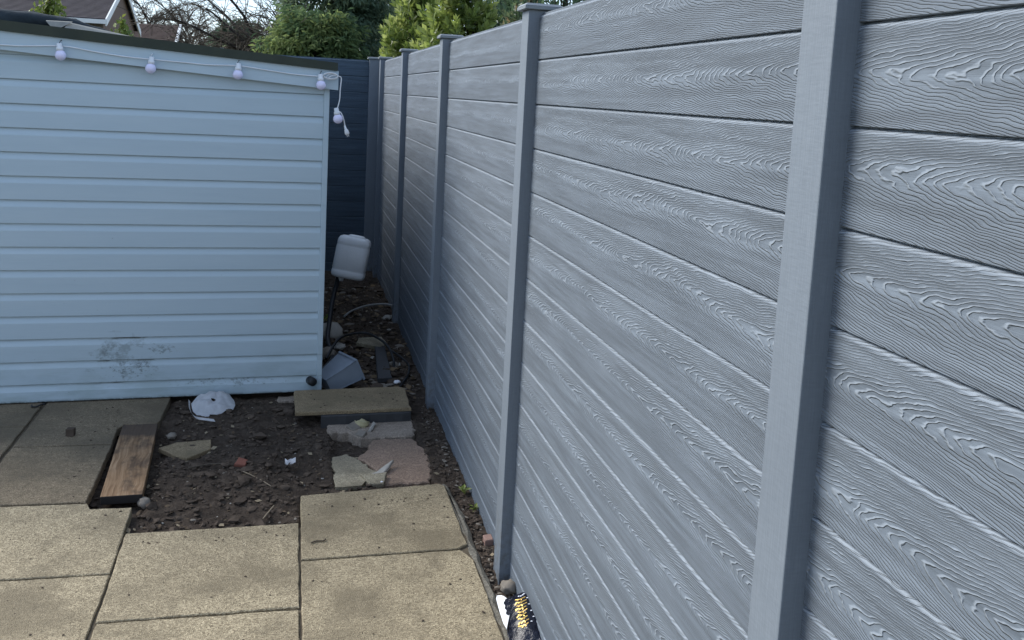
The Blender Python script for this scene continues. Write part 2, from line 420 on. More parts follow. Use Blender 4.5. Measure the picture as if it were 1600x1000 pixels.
def leaf_mat(name, stops, rough=.5, spec=.4, trans=0.12):
    a = N(name, rough, spec)
    c = a.ramp(a.attr("tint"), stops)
    a.b.inputs["Transmission Weight"].default_value = 0.0
    tr = a.t.nodes.new("ShaderNodeBsdfTranslucent"); a.put(tr.inputs[0], c)
    mx = a.t.nodes.new("ShaderNodeMixShader"); mx.inputs[0].default_value = trans
    a.t.links.new(a.b.outputs[0], mx.inputs[1]); a.t.links.new(tr.outputs[0], mx.inputs[2])
    a.t.links.new(mx.outputs[0], a.t.nodes["Material Output"].inputs[0])
    return a.done(c)
M_LAUREL = leaf_mat("laurel_leaf", [(0, (.05, .09, .02)), (.4, (.15, .21, .05)), (.75, (.27, .33, .08)), (1, (.38, .42, .16))], .35, .5, .5)
M_SHRUB = leaf_mat("dark_shrub_leaf", [(0, (.045, .085, .05)), (.6, (.10, .155, .08)), (.86, (.18, .20, .10)), (1, (.30, .21, .12))], .45, .4, .5)
M_CONIFER = leaf_mat("conifer_spray", [(0, (.075, .12, .085)), (.6, (.12, .18, .115)), (1, (.19, .235, .13))], .7, .2, .55)
M_YEW = leaf_mat("olive_conifer_spray", [(0, (.06, .105, .055)), (.6, (.115, .18, .08)), (1, (.20, .25, .09))], .7, .2, .55)
M_GARDEN = leaf_mat("yellow_green_leaf", [(0, (.06, .10, .02)), (.5, (.17, .22, .05)), (.85, (.34, .38, .08)), (1, (.42, .40, .36))], .5, .3, .25)
M_HEDGE = leaf_mat("brown_hedge_leaf", [(0, (.026, .020, .014)), (.6, (.052, .040, .026)), (1, (.10, .075, .045))], .8, .2, .1)
M_BARK = plain("bark", (0.035, 0.029, 0.025), .9, .2, .3, 8)
M_TWIG = plain("twig_bark", (0.095, 0.078, 0.060), .9, .2, .3, 20)
M_DRYTWIG = plain("dry_twig", (0.30, 0.24, 0.17), .9, .2, .3, 20)
M_WHITEPAINT = plain("white_trim", (0.74, 0.74, 0.72), .5, .4, .08, 4)
M_ROOF1 = plain("purple_roof_tiles", (0.070, 0.060, 0.066), .85, .3, .45, 4)
M_ROOF2 = plain("brown_roof_tiles", (0.060, 0.038, 0.032), .85, .3, .35, 3)
def brickwall_mat():
    a = N("house_brick", .9, .2); co = a.coord()
    n = a.t.nodes.new("ShaderNodeTexBrick"); a.put(n.inputs["Vector"], a.mapv(co, (1, 1, 1)))
    n.inputs["Scale"].default_value = 4.4; n.inputs["Color1"].default_value = (.17, .088, .062, 1); n.inputs["Color2"].default_value = (.21, .11, .075, 1); n.inputs["Mortar"].default_value = (.2, .17, .14, 1)
    return a.done(n.outputs[0])
M_HBRICK = brickwall_mat()

# ------------------------------------------------------------------ ground
gm = mesh("ground", [(-600, -600, -.12), (600, -600, -.12), (600, 600, -.12), (-600, 600, -.12)], [[0, 1, 2, 3]], M_GROUND)
ground = tag(link("ground", gm), kind="structure")

def sstep(a, b, x):
    t = min(1, max(0, (x - a) / (b - a))); return t * t * (3 - 2 * t)
def in_rect(x, y, x0, x1, y0, y1, s=.02):
    return sstep(x0 - s, x0 + s, x) * (1 - sstep(x1 - s, x1 + s, x)) * sstep(y0 - s, y0 + s, y) * (1 - sstep(y1 - s, y1 + s, y))
def soil_h(x, y):
    n = mnoise.noise
    p = Vector((x, y, 0))
    h = -.034 + .014 * n(p * 5) + .011 * n(p * 8.5 + Vector((7, 2, 5))) + .013 * n(p * 12 + Vector((3, 1, 0))) + .010 * n(Vector((p.x * 22, p.y * 34, 1))) + .006 * n(p * 62)
    rough = sstep(5.3, 5.9, y)
    h += rough * (.03 * n(p * 4 + Vector((9, 9, 2))) + .016 * n(p * 11))
    h += .022 * math.exp(-((x + .95) ** 2 / .05 + (y - 4.35) ** 2 / .05)) * (1 + n(p * 16))
    h += .014 * math.exp(-((x + .92) ** 2 / .03 + (y - 5.1) ** 2 / .02))
    h -= .045 * math.exp(-((x + .50) ** 2 / .006 + (y - 4.64) ** 2 / .005))
    h -= .03 * math.exp(-((x + .80) ** 2 / .010 + (y - 4.40) ** 2 / .012))
    h -= .03 * in_rect(x, y, -1.63, -1.36, 4.0, 4.97)
    under = max(in_rect(x, y, -3, -.085, 2.0, 3.74), in_rect(x, y, -3, -1.42, 2, 4.02), in_rect(x, y, -.73, -.13, 2, 4.06), in_rect(x, y, -3, -1.66, 2, 5.3), in_rect(x, y, -3, -1.46, 5.0, 5.4))
    under = max(under, in_rect(x, y, -.58, -.16, 4.17, 5.06))
    return h * (1 - under) - .075 * under
GX0, GX1, GY0, GY1 = -1.70, 0.30, 2.3, 9.5
nx, ny = 190, 620
V = []; F = []
for j in range(ny + 1):
    y = GY0 + (GY1 - GY0) * j / ny
    for i in range(nx + 1):
        x = GX0 + (GX1 - GX0) * i / nx
        V.append((x, y, soil_h(x, y)))
for j in range(ny):
    for i in range(nx):
        k = j * (nx + 1) + i; F.append([k, k + 1, k + nx + 2, k + nx + 1])
soil = tag(link("soil", mesh("soil", V, F, M_SOIL, True)), kind="structure")

# patio: mortar bed with every slab its own piece
bed = bmesh.new()
bm_box(bed, -4.4, -.10, -2.0, 3.755, -.11, -.011)
bm_box(bed, -4.4, -1.63, 3.7555, 5.38, -.11, -.012)
bm_box(bed, -.72, -.12, 3.7555, 4.06, -.11, -.012)
M_JOINT = plain("joint_dirt", (0.12, 0.098, 0.070), .95, .1, .5, 40, .002)
patio = tag(link("patio", bm_mesh("patio", bed, M_JOINT)), kind="structure")
sid = 0
def slab(poly, mat=M_SLAB, z1=0.0, z0=-.042, **kw):
    global sid; sid += 1
    me = prism_mesh("slab", poly, z0, z1 + random.uniform(-.0015, .0015), mat, bev=.003, jit=.0022, step=.035, seed=sid, **kw)
    return link("slab", me, patio)
def rect(x0, x1, y0, y1, d=0.0008):
    return [(x0 + d, y0 + d), (x1 - d, y0 + d), (x1 - d, y1 - d), (x0 + d, y1 - d)]
# column beside the fence
slab([(-.737, 3.482), (-.150, 3.498), (-.112, 3.53), (-.112, 4.08), (-.135, 4.105), (-.737, 4.040)])
slab([(-.737, 2.86), (-.108, 2.868), (-.108, 3.40), (-.145, 3.486), (-.737, 3.470)])
for k in range(7): slab(rect(-.740, -.108, 2.86 - .63 * (k + 1), 2.856 - .63 * k))
# middle column
slab([(-1.376, 3.150), (-.746, 3.158), (-.746, 3.782), (-1.388, 3.766)])
for k in range(8): slab(rect(-1.374 + .0, -.746, 3.148 - .63 * (k + 1), 3.144 - .63 * k), M_SLAB)
# left column
slab([(-2.02, 3.462), (-1.389, 3.462), (-1.402, 3.995), (-1.56, 3.998), (-1.58, 4.052), (-2.02, 4.062)])
for k in range(8): slab(rect(-2.016, -1.386, 3.458 - .63 * (k + 1), 3.454 - .63 * k))
# weathered slabs by the shed, their darker colour also standing in for its shade
slab([(-2.033, 4.075), (-1.588, 4.070), (-1.603, 4.702), (-2.033, 4.706)], M_SLABGREY, z1=-.001)
slab([(-2.033, 4.716), (-1.605, 4.716), (-1.616, 4.925), (-1.59, 4.985), (-1.446, 4.975), (-1.430, 5.02), (-1.425, 5.41), (-2.033, 5.39)], M_SLABGREY, z1=.0)
for x0, x1 in ((-2.68, -2.05), (-3.32, -2.69)):
    for y0, y1 in ((3.72, 4.345), (4.355, 4.98), (4.99, 5.40)): slab(rect(x0, x1, y0, y1), M_SLABGREY)
for x0 in (-2.66, -3.30, -3.94):
    for k in range(8): slab(rect(x0, x0 + .632, 3.71 - .63 * (k + 1), 3.706 - .63 * k))

def strip_struct(name, poly, z0, z1, mat, bev, jit, step, seed):
    return tag(link(name, prism_mesh(name, poly, z0, z1, mat, bev=bev, jit=jit, step=step, seed=seed)), kind="structure")
strip_struct("mortar_haunch", [(-.118, 2.0), (-.072, 2.0), (-.070, 3.05), (-.074, 3.42), (-.074, 3.83), (-.092, 4.09), (-.104, 4.14), (-.14, 4.12), (-.124, 4.05), (-.124, 3.55), (-.135, 3.48), (-.118, 3.40)], -.10, -.010, M_HAUNCH, .014, .004, .055, 5)
strip_struct("pink_sand_bed", [(-.377, 4.19), (-.167, 4.20), (-.138, 4.325), (-.128, 4.565), (-.165, 4.72), (-.20, 4.75), (-.375, 4.745), (-.421, 4.60), (-.47, 4.53), (-.43, 4.45), (-.39, 4.35)], -.085, -.031, M_PINK, .006, .010, .022, 6)
strip_struct("mortar_bed", [(-.586, 4.135), (-.375, 4.135), (-.386, 4.35), (-.44, 4.455), (-.47, 4.52), (-.51, 4.585), (-.585, 4.545), (-.60, 4.43), (-.575, 4.40)], -.085, -.034, M_MORTAR, .007, .012, .018, 7)
strip_struct("concrete_bed", [(-.60, 4.862), (-.50, 4.84), (-.434, 4.755), (-.20, 4.76), (-.155, 4.79), (-.148, 5.02), (-.20, 5.06), (-.605, 5.04)], -.085, -.024, M_CONC, .006, .010, .022, 8)
strip_struct("concrete_footing", [(-.85, 5.36), (-.66, 5.38), (-.60, 5.30), (-.62, 5.47), (-.86, 5.46)][:2] + [(-.64, 5.45), (-.86, 5.44)], -.085, -.022, M_CONC, .006, .008, .025, 9)

# ------------------------------------------------------------------ fences
PD, PW = .0385, .0953
BH = .150
bprof = [(.0095, -.0665), (.0095, -.0748), (.0012, -.0748), (0, -.0738), (0, .0640), (.0016, .0680), (.0052, .0708), (.0105, .0718), (.0105, .080), (.0175, .080), (.0175, .0718), (.020, .0718), (.020, -.0748), (.0185, -.0748), (.0185, -.0665)]
def post_mesh(h, name="post"):
    bm = bmesh.new(); bm_box(bm, -PD, .06, 0, PW, -.35, h, .0025, 2)
    return bm_mesh(name, bm, M_POST)
def cap_mesh():
    bm = bmesh.new()
    bm_box(bm, -PD - .016, .076, -.016, PW + .016, 0, .013, .002)
    V0 = [(-PD - .016, -.016), (.076, -.016), (.076, PW + .016), (-PD - .016, PW + .016)]
    a = [bm.verts.new((x, y, .0125)) for x, y in V0]
    b = [bm.verts.new((x * .86 + .002, (y - PW / 2) * .82 + PW / 2, .021)) for x, y in V0]
    for i in range(4): bm.faces.new([a[i], a[(i + 1) % 4], b[(i + 1) % 4], b[i]])
    bm.faces.new(b); bm.faces.new(a[::-1])
    return bm_mesh("post_cap", bm, M_CAP)
capm = cap_mesh(); postm = post_mesh(2.014)

def fence(name, label, origin, rz, post_pos, board_mat, nb=14, top=2.0, pmesh=postm):
    f = empty(name, label, "fence", origin, rz, "composite fences round the yard")
    cache = {}
    for i, py in enumerate(post_pos):
        p = link("post", pmesh, f, (0, py, 0))
        link("post_cap", capm, p, (0, 0, 2.0145))
        if i + 1 < len(post_pos):
            a, b = py + PW, post_pos[i + 1]; L = round(b - a, 3)
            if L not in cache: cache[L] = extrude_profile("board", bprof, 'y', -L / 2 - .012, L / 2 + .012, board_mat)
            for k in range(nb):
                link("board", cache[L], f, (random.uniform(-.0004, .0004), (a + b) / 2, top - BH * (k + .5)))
    return f
PY = [-2.42, -.515, 1.393, 3.281, 5.200, 7.130, 9.005]
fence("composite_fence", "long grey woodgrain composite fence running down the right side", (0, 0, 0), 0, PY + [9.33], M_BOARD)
# the fence across the end: its own local +Y runs to the left (world -X), its face looks back at the camera
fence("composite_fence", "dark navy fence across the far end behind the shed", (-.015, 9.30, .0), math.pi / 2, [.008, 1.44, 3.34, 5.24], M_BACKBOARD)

# ------------------------------------------------------------------ shed
TH = .0691
shed = empty("shed", "pale blue clapboard garden shed with sloping felt roof", "shed", (-.62, 5.451, 0), TH)
P = .1217
W = 2.75
def shiplap(z, h=P, x0=-W, x1=-.026, ztop=None):
    zt = h if ztop is None else ztop
    prof = [(.006, 0.0), (-.012, 0.0), (-.014, .003), (-.014, h * .70), (-.0125, h * .745), (-.005, h * .90), (-.003, h - .0015), (.006, h - .0015)]
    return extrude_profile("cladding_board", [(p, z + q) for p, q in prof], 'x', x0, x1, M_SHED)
for k in range(0, 14):
    z = 1.682 - .1217 * k
    if z < 0: break
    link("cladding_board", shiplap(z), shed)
    last = z
if last > .02:
    prof = [(.006, .006), (-.013, .006), (-.014, .010), (-.014, last * .62), (-.005, last * .88), (-.003, last - .0015), (.006, last - .0015)]
    link("cladding_board", extrude_profile("cladding_board", prof, 'x', -W, -.026, M_SHED), shed)
link("cladding_board", shiplap(1.682 + P, h=.090, x0=-W, x1=-1.34), shed)
link("corner_trim", box_mesh("corner_trim", -.0255, .004, -.021, .02, 0.004, 1.80, M_SHED, .002), shed)
D = 3.35
bm = bmesh.new(); bm_box(bm, -.012, 0.0, .021, D, .002, 1.795)
link("side_wall", bm_mesh("side_wall", bm, M_SHED), shed)
bm = bmesh.new(); bm_box(bm, -W, -W + .012, .021, D, .002, 1.95)
link("side_wall", bm_mesh("side_wall", bm, M_SHED), shed)
bm = bmesh.new(); bm_box(bm, -W + .014, -.014, D - .012, D, .002, 1.80)
link("back_wall", bm_mesh("back_wall", bm, M_SHED), shed)
def sloped_box(name, x0, x1, y0, y1, zb, zt, mat, bev=0.0, sub=1):
    """zb, zt: functions of x"""
    bm = bmesh.new()
    xs = [x0 + (x1 - x0) * i / sub for i in range(sub + 1)]
    R = [[bm.verts.new((x, y0, zb(x))), bm.verts.new((x, y1, zb(x))), bm.verts.new((x, y1, zt(x))), bm.verts.new((x, y0, zt(x)))] for x in xs]
    for A, B in zip(R, R[1:]):
        for i in range(4): bm.faces.new([A[i], A[(i + 1) % 4], B[(i + 1) % 4], B[i]])
    bm.faces.new(R[0]); bm.faces.new(R[-1][::-1])
    return bm_mesh(name, bm, mat)
ft = lambda x: 1.8155 - .0616 * x
fb = lambda x: 1.7125 - .0685 * x
link("fascia_board", sloped_box("fascia_board", -W - .05, .046, -.050, -.026, fb, ft, M_SHED), shed)
wav = lambda x: .0022 * mnoise.noise(Vector((x * 3, 0, 4))) + .0012 * mnoise.noise(Vector((x * 11, 0, 8)))
link("roof_felt", sloped_box("roof_felt", -W - .07, .040, -.064, D + .05, lambda x: ft(x) + .0005 + wav(x), lambda x: ft(x) + .044 - .010 * x / 1.6 * .9 + wav(x + 7), M_FELT, sub=60), shed)
link("fascia_end", box_mesh("fascia_end", .020, .046, -.0255, .0, 1.712, 1.812, M_SHED, .001), shed)

# hooks for the lights (screwed into the fascia)
BUL = [(-1.332, 1.813), (-.906, 1.773), (-.479, 1.766), (-.052, 1.734)]
for i, (bx_, bz) in enumerate(BUL):
    pts = catmull([(bx_ + .004, -.049, bz + .072), (bx_ + .004, -.064, bz + .072), (bx_ - .003, -.068, bz + .060), (bx_, -.062, bz + .052)], 4)
    link("hook", tube_mesh("hook", pts, .0022, M_HOOK if i != 1 else M_WHITEPL, 5), shed)

# string lights
lights = empty("string_light", "white festoon cable with lilac globe bulbs along shed fascia", "string lights", (-.62, 5.451, 0), TH)
cp = [(-2.8, -.056, 1.895), (-2.2, -.056, 1.865), (-1.6, -.056, 1.845)]
att = [(x, -.064, z + .044) for x, z in BUL]
for i, a_ in enumerate(att):
    cp.append(a_)
    if i < 3:
        b_ = att[i + 1]
        cp.append(((a_[0] * .66 + b_[0] * .34), -.056, a_[2] * .66 + b_[2] * .34 - .003)); cp.append(((a_[0] * .33 + b_[0] * .67), -.056, a_[2] * .33 + b_[2] * .67 - .006))
# coil wound round the corner, then the drop to the last bulb and the plug
cp += [(-.030, -.066, 1.772), (-.006, -.070, 1.790), (.022, -.068, 1.794), (.040, -.064, 1.780), (.020, -.072, 1.768), (-.010, -.076, 1.772), (.012, -.074, 1.786), (.048, -.066, 1.784), (.060, -.06, 1.772),
       (.056, -.062, 1.72), (.054, -.062, 1.66), (.044, -.066, 1.615), (.040, -.07, 1.598), (.058, -.07, 1.592), (.072, -.068, 1.572), (.082, -.066, 1.540), (.086, -.066, 1.516)]
link("cable", tube_mesh("cable", catmull(cp, 6), .0032, M_CABLEW, 6), lights)
bm = bmesh.new()
for k in range(2):
    q = [(-.02 + .07 * math.cos(t) * .55 + .02, -.078 - .004 * k, 1.781 + .016 * math.sin(t) + .004 * k) for t in [2 * math.pi * j / 14 for j in range(15)]]
    bm_tube(bm, q, .003, 5)
link("cable_coil", bm_mesh("cable_coil", bm, M_CABLEW, True), lights)
bm = bmesh.new(); bm_lathe(bm, [(0, .031), (.012, .031), (.013, .012), (.0165, .010), (.0165, -.004), (.012, -.006), (0, -.006)], sides=12)
sock_me = bm_mesh("bulb_socket", bm, M_CABLEW, True)
bm = bmesh.new(); bm_lathe(bm, [(.011, .026), (.015, .022), (.0225, .013), (.0265, 0), (.0245, -.011), (.018, -.020), (.009, -.0255), (0, -.027)], sides=18)
bulb_me = bm_mesh("bulb", bm, M_BULB, True)
for i, (x, z) in enumerate(BUL + [(.041, 1.557)]):
    s_ = link("bulb_socket", sock_me, lights, (x, -.082 if i < 4 else -.075, z + .026), (random.uniform(-.1, .1), random.uniform(-.12, .12) if i < 4 else -.2, 0))
    link("bulb", bulb_me, s_, (0, 0, -.028))
bm = bmesh.new(); bm_lathe(bm, [(0, .034), (.005, .034), (.007, .012), (.011, .008), (.013, -.012), (.010, -.018), (0, -.018)], sides=10)
bm_tube(bm, [(-.004, 0, -.018), (-.004, 0, -.030)], .0025, 5); bm_tube(bm, [(.004, 0, -.018), (.004, 0, -.030)], .0025, 5)
link("plug", bm_mesh("plug", bm, M_CABLEW, True), lights, (.096, -.066, 1.488), (0, -.35, 0))

# felt roll and torn scrap on the shed roof
def local(x, y): return Vector((-.62 + x * math.cos(TH) - y * math.sin(TH), 5.451 + x * math.sin(TH) + y * math.cos(TH)))
bm = bmesh.new()
pts = [(-3.2, 6.0, 2.04), (-2.6, 6.0, 2.018), (-2.3, 6.0, 2.012), (-2.1, 6.0, 2.005), (-1.99, 6.0, 1.984), (-1.88, 6.0, 1.962), (-1.78, 6.0, 1.944)]
bm_tube(bm, catmull(pts, 5), [.05] * 16 + [.05 - .0026 * i for i in range(15)], 10)
for v in bm.verts:
    v.co.z = 2.0 + (v.co.z - 2.0) * .9 + .016 * mnoise.noise(v.co * 7) + .008 * mnoise.noise(v.co * 23)
    v.co.y += .02 * mnoise.noise(v.co * 11)
tag(link("felt_roll", bm_mesh("felt_roll", bm, M_DARKFELT, True)), "dark rolled strip of roofing felt lying on shed roof", "roofing felt")
for k, (pl, lab) in enumerate((([(-2.16, 5.93, 2.008), (-2.02, 5.91, 2.008), (-2.11, 5.90, 1.955)], "pale torn triangle of felt on the shed roof edge"),
                             ([(-2.04, 5.93, 2.004), (-1.62, 5.90, 1.932), (-1.68, 5.88, 1.926), (-2.07, 5.88, 1.955)], "long pale sliver of torn felt lying down the shed roof"))):
    n = len(pl); V = [Vector(p) for p in pl]; V += [v + Vector((0, .01, .004)) for v in V]
    F = [list(range(n)), list(range(n, 2 * n))[::-1]] + [[i, (i + 1) % n, n + (i + 1) % n, n + i] for i in range(n)]
    tag(link("felt_scrap", mesh("felt_scrap", V, F, M_PALEFELT)), lab, "felt scrap", "torn felt on the shed roof")

# ------------------------------------------------------------------ loose things on the ground
st = prism_mesh("paving_slab", [(-.762, 4.962), (-.158, 4.998), (-.150, 5.335), (-.185, 5.37), (-.768, 5.33)], .027, .046, M_STEP, bev=.004, jit=.003, step=.04, seed=31)
tag(link("paving_slab", st), "mossy raised paving slab laid at the foot of the shed corner", "paving slab")
km = prism_mesh("kerb_stone", [(-.63, 4.952), (-.16, 4.986), (-.155, 5.06), (-.63, 5.03)], -.05, .0255, M_SLATE, bev=.004, jit=.004, step=.04, seed=32)
tag(link("kerb_stone", km), "dark edging strip under the front of the raised slab", "edging")

plank = box_mesh("wooden_plank", -.0815, .0815, -.43, .43, -.018, .018, M_TIMBER, .002)
tag(link("wooden_plank", plank, None, (-1.487, 4.532, -.0125), (0, 0, .064)), "short brown timber plank lying in a gap between slabs", "plank")

def frag(name, poly, z0, z1, mat, label, cat, seed, rot=(0, 0, 0), group=None, bev=.003, jit=.003, step=.03):
    c = sum((Vector(p) for p in poly), Vector((0, 0))) / len(poly)
    me = prism_mesh(name, [tuple(Vector(p) - c) for p in poly], 0, z1 - z0, mat, bev=bev, jit=jit, step=step, seed=seed)
    return tag(link(name, me, None, (c.x, c.y, z0), rot), label, cat, group or {"slab_fragment": "broken slab pieces", "tile_fragment": "broken slab pieces", "rubble_piece": "rubble on the concrete strip", "brick_fragment": "bits of brick"}.get(name))
frag("slab_fragment", [(-1.393, 4.69), (-1.301, 4.584), (-1.249, 4.548), (-1.155, 4.66), (-1.161, 4.785), (-1.322, 4.756)], -.040, -.018, M_STEP, "flat triangular slab fragment half sunk in soil right of plank", "slab fragment", 41)
frag("tile_fragment", [(-.475, 4.248), (-.44, 4.150), (-.378, 4.150), (-.352, 4.267), (-.405, 4.258)], -.030, -.004, M_MORTAR, "five sided tan slab fragment against the back edge of patio", "slab fragment", 42, (.05, .04, 0))
frag("tile_fragment", [(-.47, 4.272), (-.364, 4.282), (-.305, 4.390), (-.335, 4.372), (-.395, 4.305)], -.026, -.010, M_PALESTONE, "thin pointed pale sliver of slab on the pink sand", "slab fragment", 43, (.12, -.12, 0))
frag("tile_fragment", [(-.588, 4.265), (-.490, 4.285), (-.455, 4.205), (-.475, 4.150), (-.588, 4.140)], -.036, -.012, M_MORTAR, "broad crumbling mortar piece beside dark soil at the patio edge", "mortar lump", 44)
frag("brick_fragment", [(-1.035, 4.425), (-.985, 4.42), (-.975, 4.47), (-1.02, 4.485)], -.038, .001, M_BRICK, "small red brick fragment in the middle of soil", "brick", 45, (.2, .1, 0))
frag("brick_fragment", [(-.036, 3.555), (.0, 3.56), (.0, 3.61), (-.032, 3.605)], -.045, -.004, M_PINKBRICK, "dusty pink brick end sticking out behind a fence post foot", "brick", 46, (0, 0, 0))
frag("wood_block", [(-1.832, 4.83), (-1.795, 4.826), (-1.792, 4.858), (-1.829, 4.862)], .001, .036, M_CLOD, "little brown cube standing on weathered slab near the shed", "block", 47)
frag("slab_fragment", [(-.36, 6.41), (-.20, 6.33), (-.155, 6.40), (-.18, 6.52), (-.34, 6.50)], .004, .028, M_MORTAR, "pale broken slab under a black hose in the gap", "slab fragment", 48, (.12, 0, 0))
frag("dark_offcut", [(-.275, 5.686), (-.186, 5.70), (-.172, 6.36), (-.239, 6.36)], -.02, .006, M_SLATE, "dark narrow board offcut lying flat in the gap", "offcut", 49, (.03, 0, 0))

# crumpled white scrap
bm = bmesh.new()
g = [[bm.verts.new((-.806 + .012 * i, 4.39 + .022 * j, -.012 + .03 * (mnoise.noise(Vector((i * 1.3, j * 1.7, 3))) + .4))) for i in range(5)] for j in range(4)]
for j in range(3):
    for i in range(4):
        if (i, j) not in ((1, 0), (3, 2)): bm.faces.new([g[j][i], g[j][i + 1], g[j + 1][i + 1], g[j + 1][i]])
bmesh.ops.solidify(bm, geom=bm.faces[:], thickness=.0012)
tag(link("paper_scrap", bm_mesh("paper_scrap", bm, M_WHITEPL)), "bright white crumpled scrap on dark soil", "scrap")

# white domed lid with bent strip
lid = empty("plastic_bowl", "round white crumpled plastic bowl upturned on soil by shed", "bowl", (-1.19, 5.27, .0))
bm = bmesh.new(); rings = []
nr, ns = 9, 30
for i in range(nr + 1):
    ring = []
    for k in range(ns):
        t = 2 * math.pi * k / ns
        rr = .012 + (.112 * (1 + .10 * mnoise.noise(Vector((math.cos(t) * 1.6, math.sin(t) * 1.6, 7)))) - .012) * i / nr
        p = Vector((rr * math.cos(t), rr * math.sin(t), 0))
        p.z = .050 * (1 - (rr / .112) ** 2) + .020 * mnoise.noise(Vector((p.x * 24, p.y * 24, 1))) + .011 * mnoise.noise(Vector((p.x * 60, p.y * 60, 5))) - .018 * math.exp(-(rr / .04) ** 2)
        ring.append(bm.verts.new(p))
    rings.append(ring)
for i in range(nr):
    for k in range(ns):
        tdeg = 360 * k / ns
        if i >= nr - 1 and 240 < tdeg < 318: continue
        bm.faces.new([rings[i][k], rings[i][(k + 1) % ns], rings[i + 1][(k + 1) % ns], rings[i + 1][k]])
bmesh.ops.solidify(bm, geom=bm.faces[:], thickness=.002)
link("dome", bm_mesh("dome", bm, plain("scuffed_white", (.80, .81, .84), .45, .4, .22, 35), True), lid, (0, 0, -.006), (.32, -.05, .2))
spts = catmull([(-.120, -.035, .004), (-.105, -.15, -.006), (-.068, -.255, -.012), (-.015, -.285, -.014), (.030, -.300, -.016)], 5)
bm = bmesh.new()
A = [(bm.verts.new(p + Vector((-.005, .004, .034))), bm.verts.new(p + Vector((.004, -.003, .022)))) for p in spts]
for q0, q1 in zip(A, A[1:]): bm.faces.new([q0[0], q0[1], q1[1], q1[0]])
bmesh.ops.solidify(bm, geom=bm.faces[:], thickness=.004)
link("bent_strip", bm_mesh("bent_strip", bm, M_WHITEPL), lid)

# upturned jerrycan capping an armoured cable
can = empty("jerrycan", "white plastic jerrycan upside down on top of a black cable", "container", (-.372, 7.0, .505))
can.rotation_euler = (math.radians(-6), math.radians(9), math.radians(-8))
bm = bmesh.new()
hw, hd = .122, .105
lev = [(-.152, .80), (-.146, .93), (-.130, 1.0), (-.104, 1.0), (-.100, .982), (-.088, .982), (-.084, 1.0), (.076, .985), (.081, .97), (.092, .97), (.097, .985), (.122, .97), (.142, .88), (.150, .74)]
rings = []
for z, k in lev:
    ring = []
    for j in range(32):
        t = 2 * math.pi * j / 32; c, s = math.cos(t), math.sin(t); e = .42
        ring.append(bm.verts.new((hw * k * math.copysign(abs(c) ** e, c), hd * k * math.copysign(abs(s) ** e, s), z)))
    rings.append(ring)
for A, B in zip(rings, rings[1:]):
    for j in range(32): bm.faces.new([A[j], A[(j + 1) % 32], B[(j + 1) % 32], B[j]])
bm.faces.new(rings[0][::-1]); bm.faces.new(rings[-1])
link("can_body", bm_mesh("can_body", bm, M_CAN, True), can)
bm = bmesh.new(); bm_lathe(bm, [(0, .018), (.05, .018), (.066, .008), (.066, -.004)], sides=20)
link("base_ring", bm_mesh("base_ring", bm, M_CAN, True), can, (.01, 0, .146))
bm = bmesh.new(); bm_lathe(bm, [(.03, .02), (.03, -.02), (.024, -.026), (0, -.026)], sides=16)
link("neck", bm_mesh("neck", bm, M_CAN, True), can, (-.055, 0, -.158))
cab = tube_mesh("armoured_cable", catmull([(-.462, 6.99, .42), (-.470, 6.97, .335), (-.505, 6.85, .22), (-.532, 6.66, .10), (-.545, 6.48, .02), (-.522, 6.28, -.01), (-.535, 6.05, .01), (-.60, 5.80, .012), (-.63, 5.72, -.03)], 8), .0165, M_BLACK, 8)
tag(link("armoured_cable", cab), "thick black cable rising from rubble up to the jerrycan", "cable")
h1 = tube_mesh("hose", catmull([(-.57, 6.05, .02), (-.522, 6.22, .05), (-.475, 6.35, .07), (-.407, 6.43, .075), (-.298, 6.47, .075), (-.218, 6.39, .06), (-.165, 6.21, .05), (-.148, 6.02, .02), (-.150, 5.93, -.03)], 8), .0085, M_BLACK, 7)
tag(link("hose", h1), "thin black hose arching over rubble in the shed gap", "hose")
h2 = tube_mesh("hose", catmull([(-.135, 6.30, .0), (-.075, 6.10, -.005), (-.055, 5.95, -.008), (-.085, 5.76, -.012), (-.15, 5.58, -.02)], 7), .007, M_BLACK, 7)
tag(link("hose", h2), "thin black hose curling along soil beside the fence foot", "hose")
rod = tube_mesh("conduit", catmull([(-.40, 7.25, .0), (-.33, 7.40, .012), (-.195, 7.55, .02), (-.07, 7.60, .02), (.0, 7.58, .015)], 7), .008, M_GREYROD, 7)
tag(link("conduit", rod), "pale grey bent rod lying on soil across the far gap", "rod")

# grey plastic tub on its side
tub = empty("plastic_tub", "grey plastic tub tipped on its side by shed corner", "tub", (-.515, 5.60, .052))
tub.scale = (.84, .84, .84)
bm = bmesh.new()
b0 = [(-.115, -.075), (.115, -.075), (.115, .075), (-.115, .075)]
lo = [bm.verts.new((x * .62, y * .7, -.12)) for x, y in b0]; hi = [bm.verts.new((x, y, .12)) for x, y in b0]
lip = [bm.verts.new((x * 1.09, y * 1.10, .124)) for x, y in b0]; lip2 = [bm.verts.new((x * 1.09, y * 1.10, .108)) for x, y in b0]
inn = [bm.verts.new((x * .95, y * .94, .124)) for x, y in b0]; inb = [bm.verts.new((x * .58, y * .62, -.112)) for x, y in b0]
for A, B in ((lo, hi), (hi, lip2), (lip2, lip), (lip, inn), (inn, inb)):
    for i in range(4): bm.faces.new([A[i], A[(i + 1) % 4], B[(i + 1) % 4], B[i]])
bm.faces.new(lo[::-1]); bm.faces.new(inb)
tq = Vector((.78, .38, .42)).to_track_quat('Z', 'Y').to_euler()
o = link("tub_body", bm_mesh("tub_body", bm, M_GREYPL), tub); o.rotation_euler = tq
bm = bmesh.new()
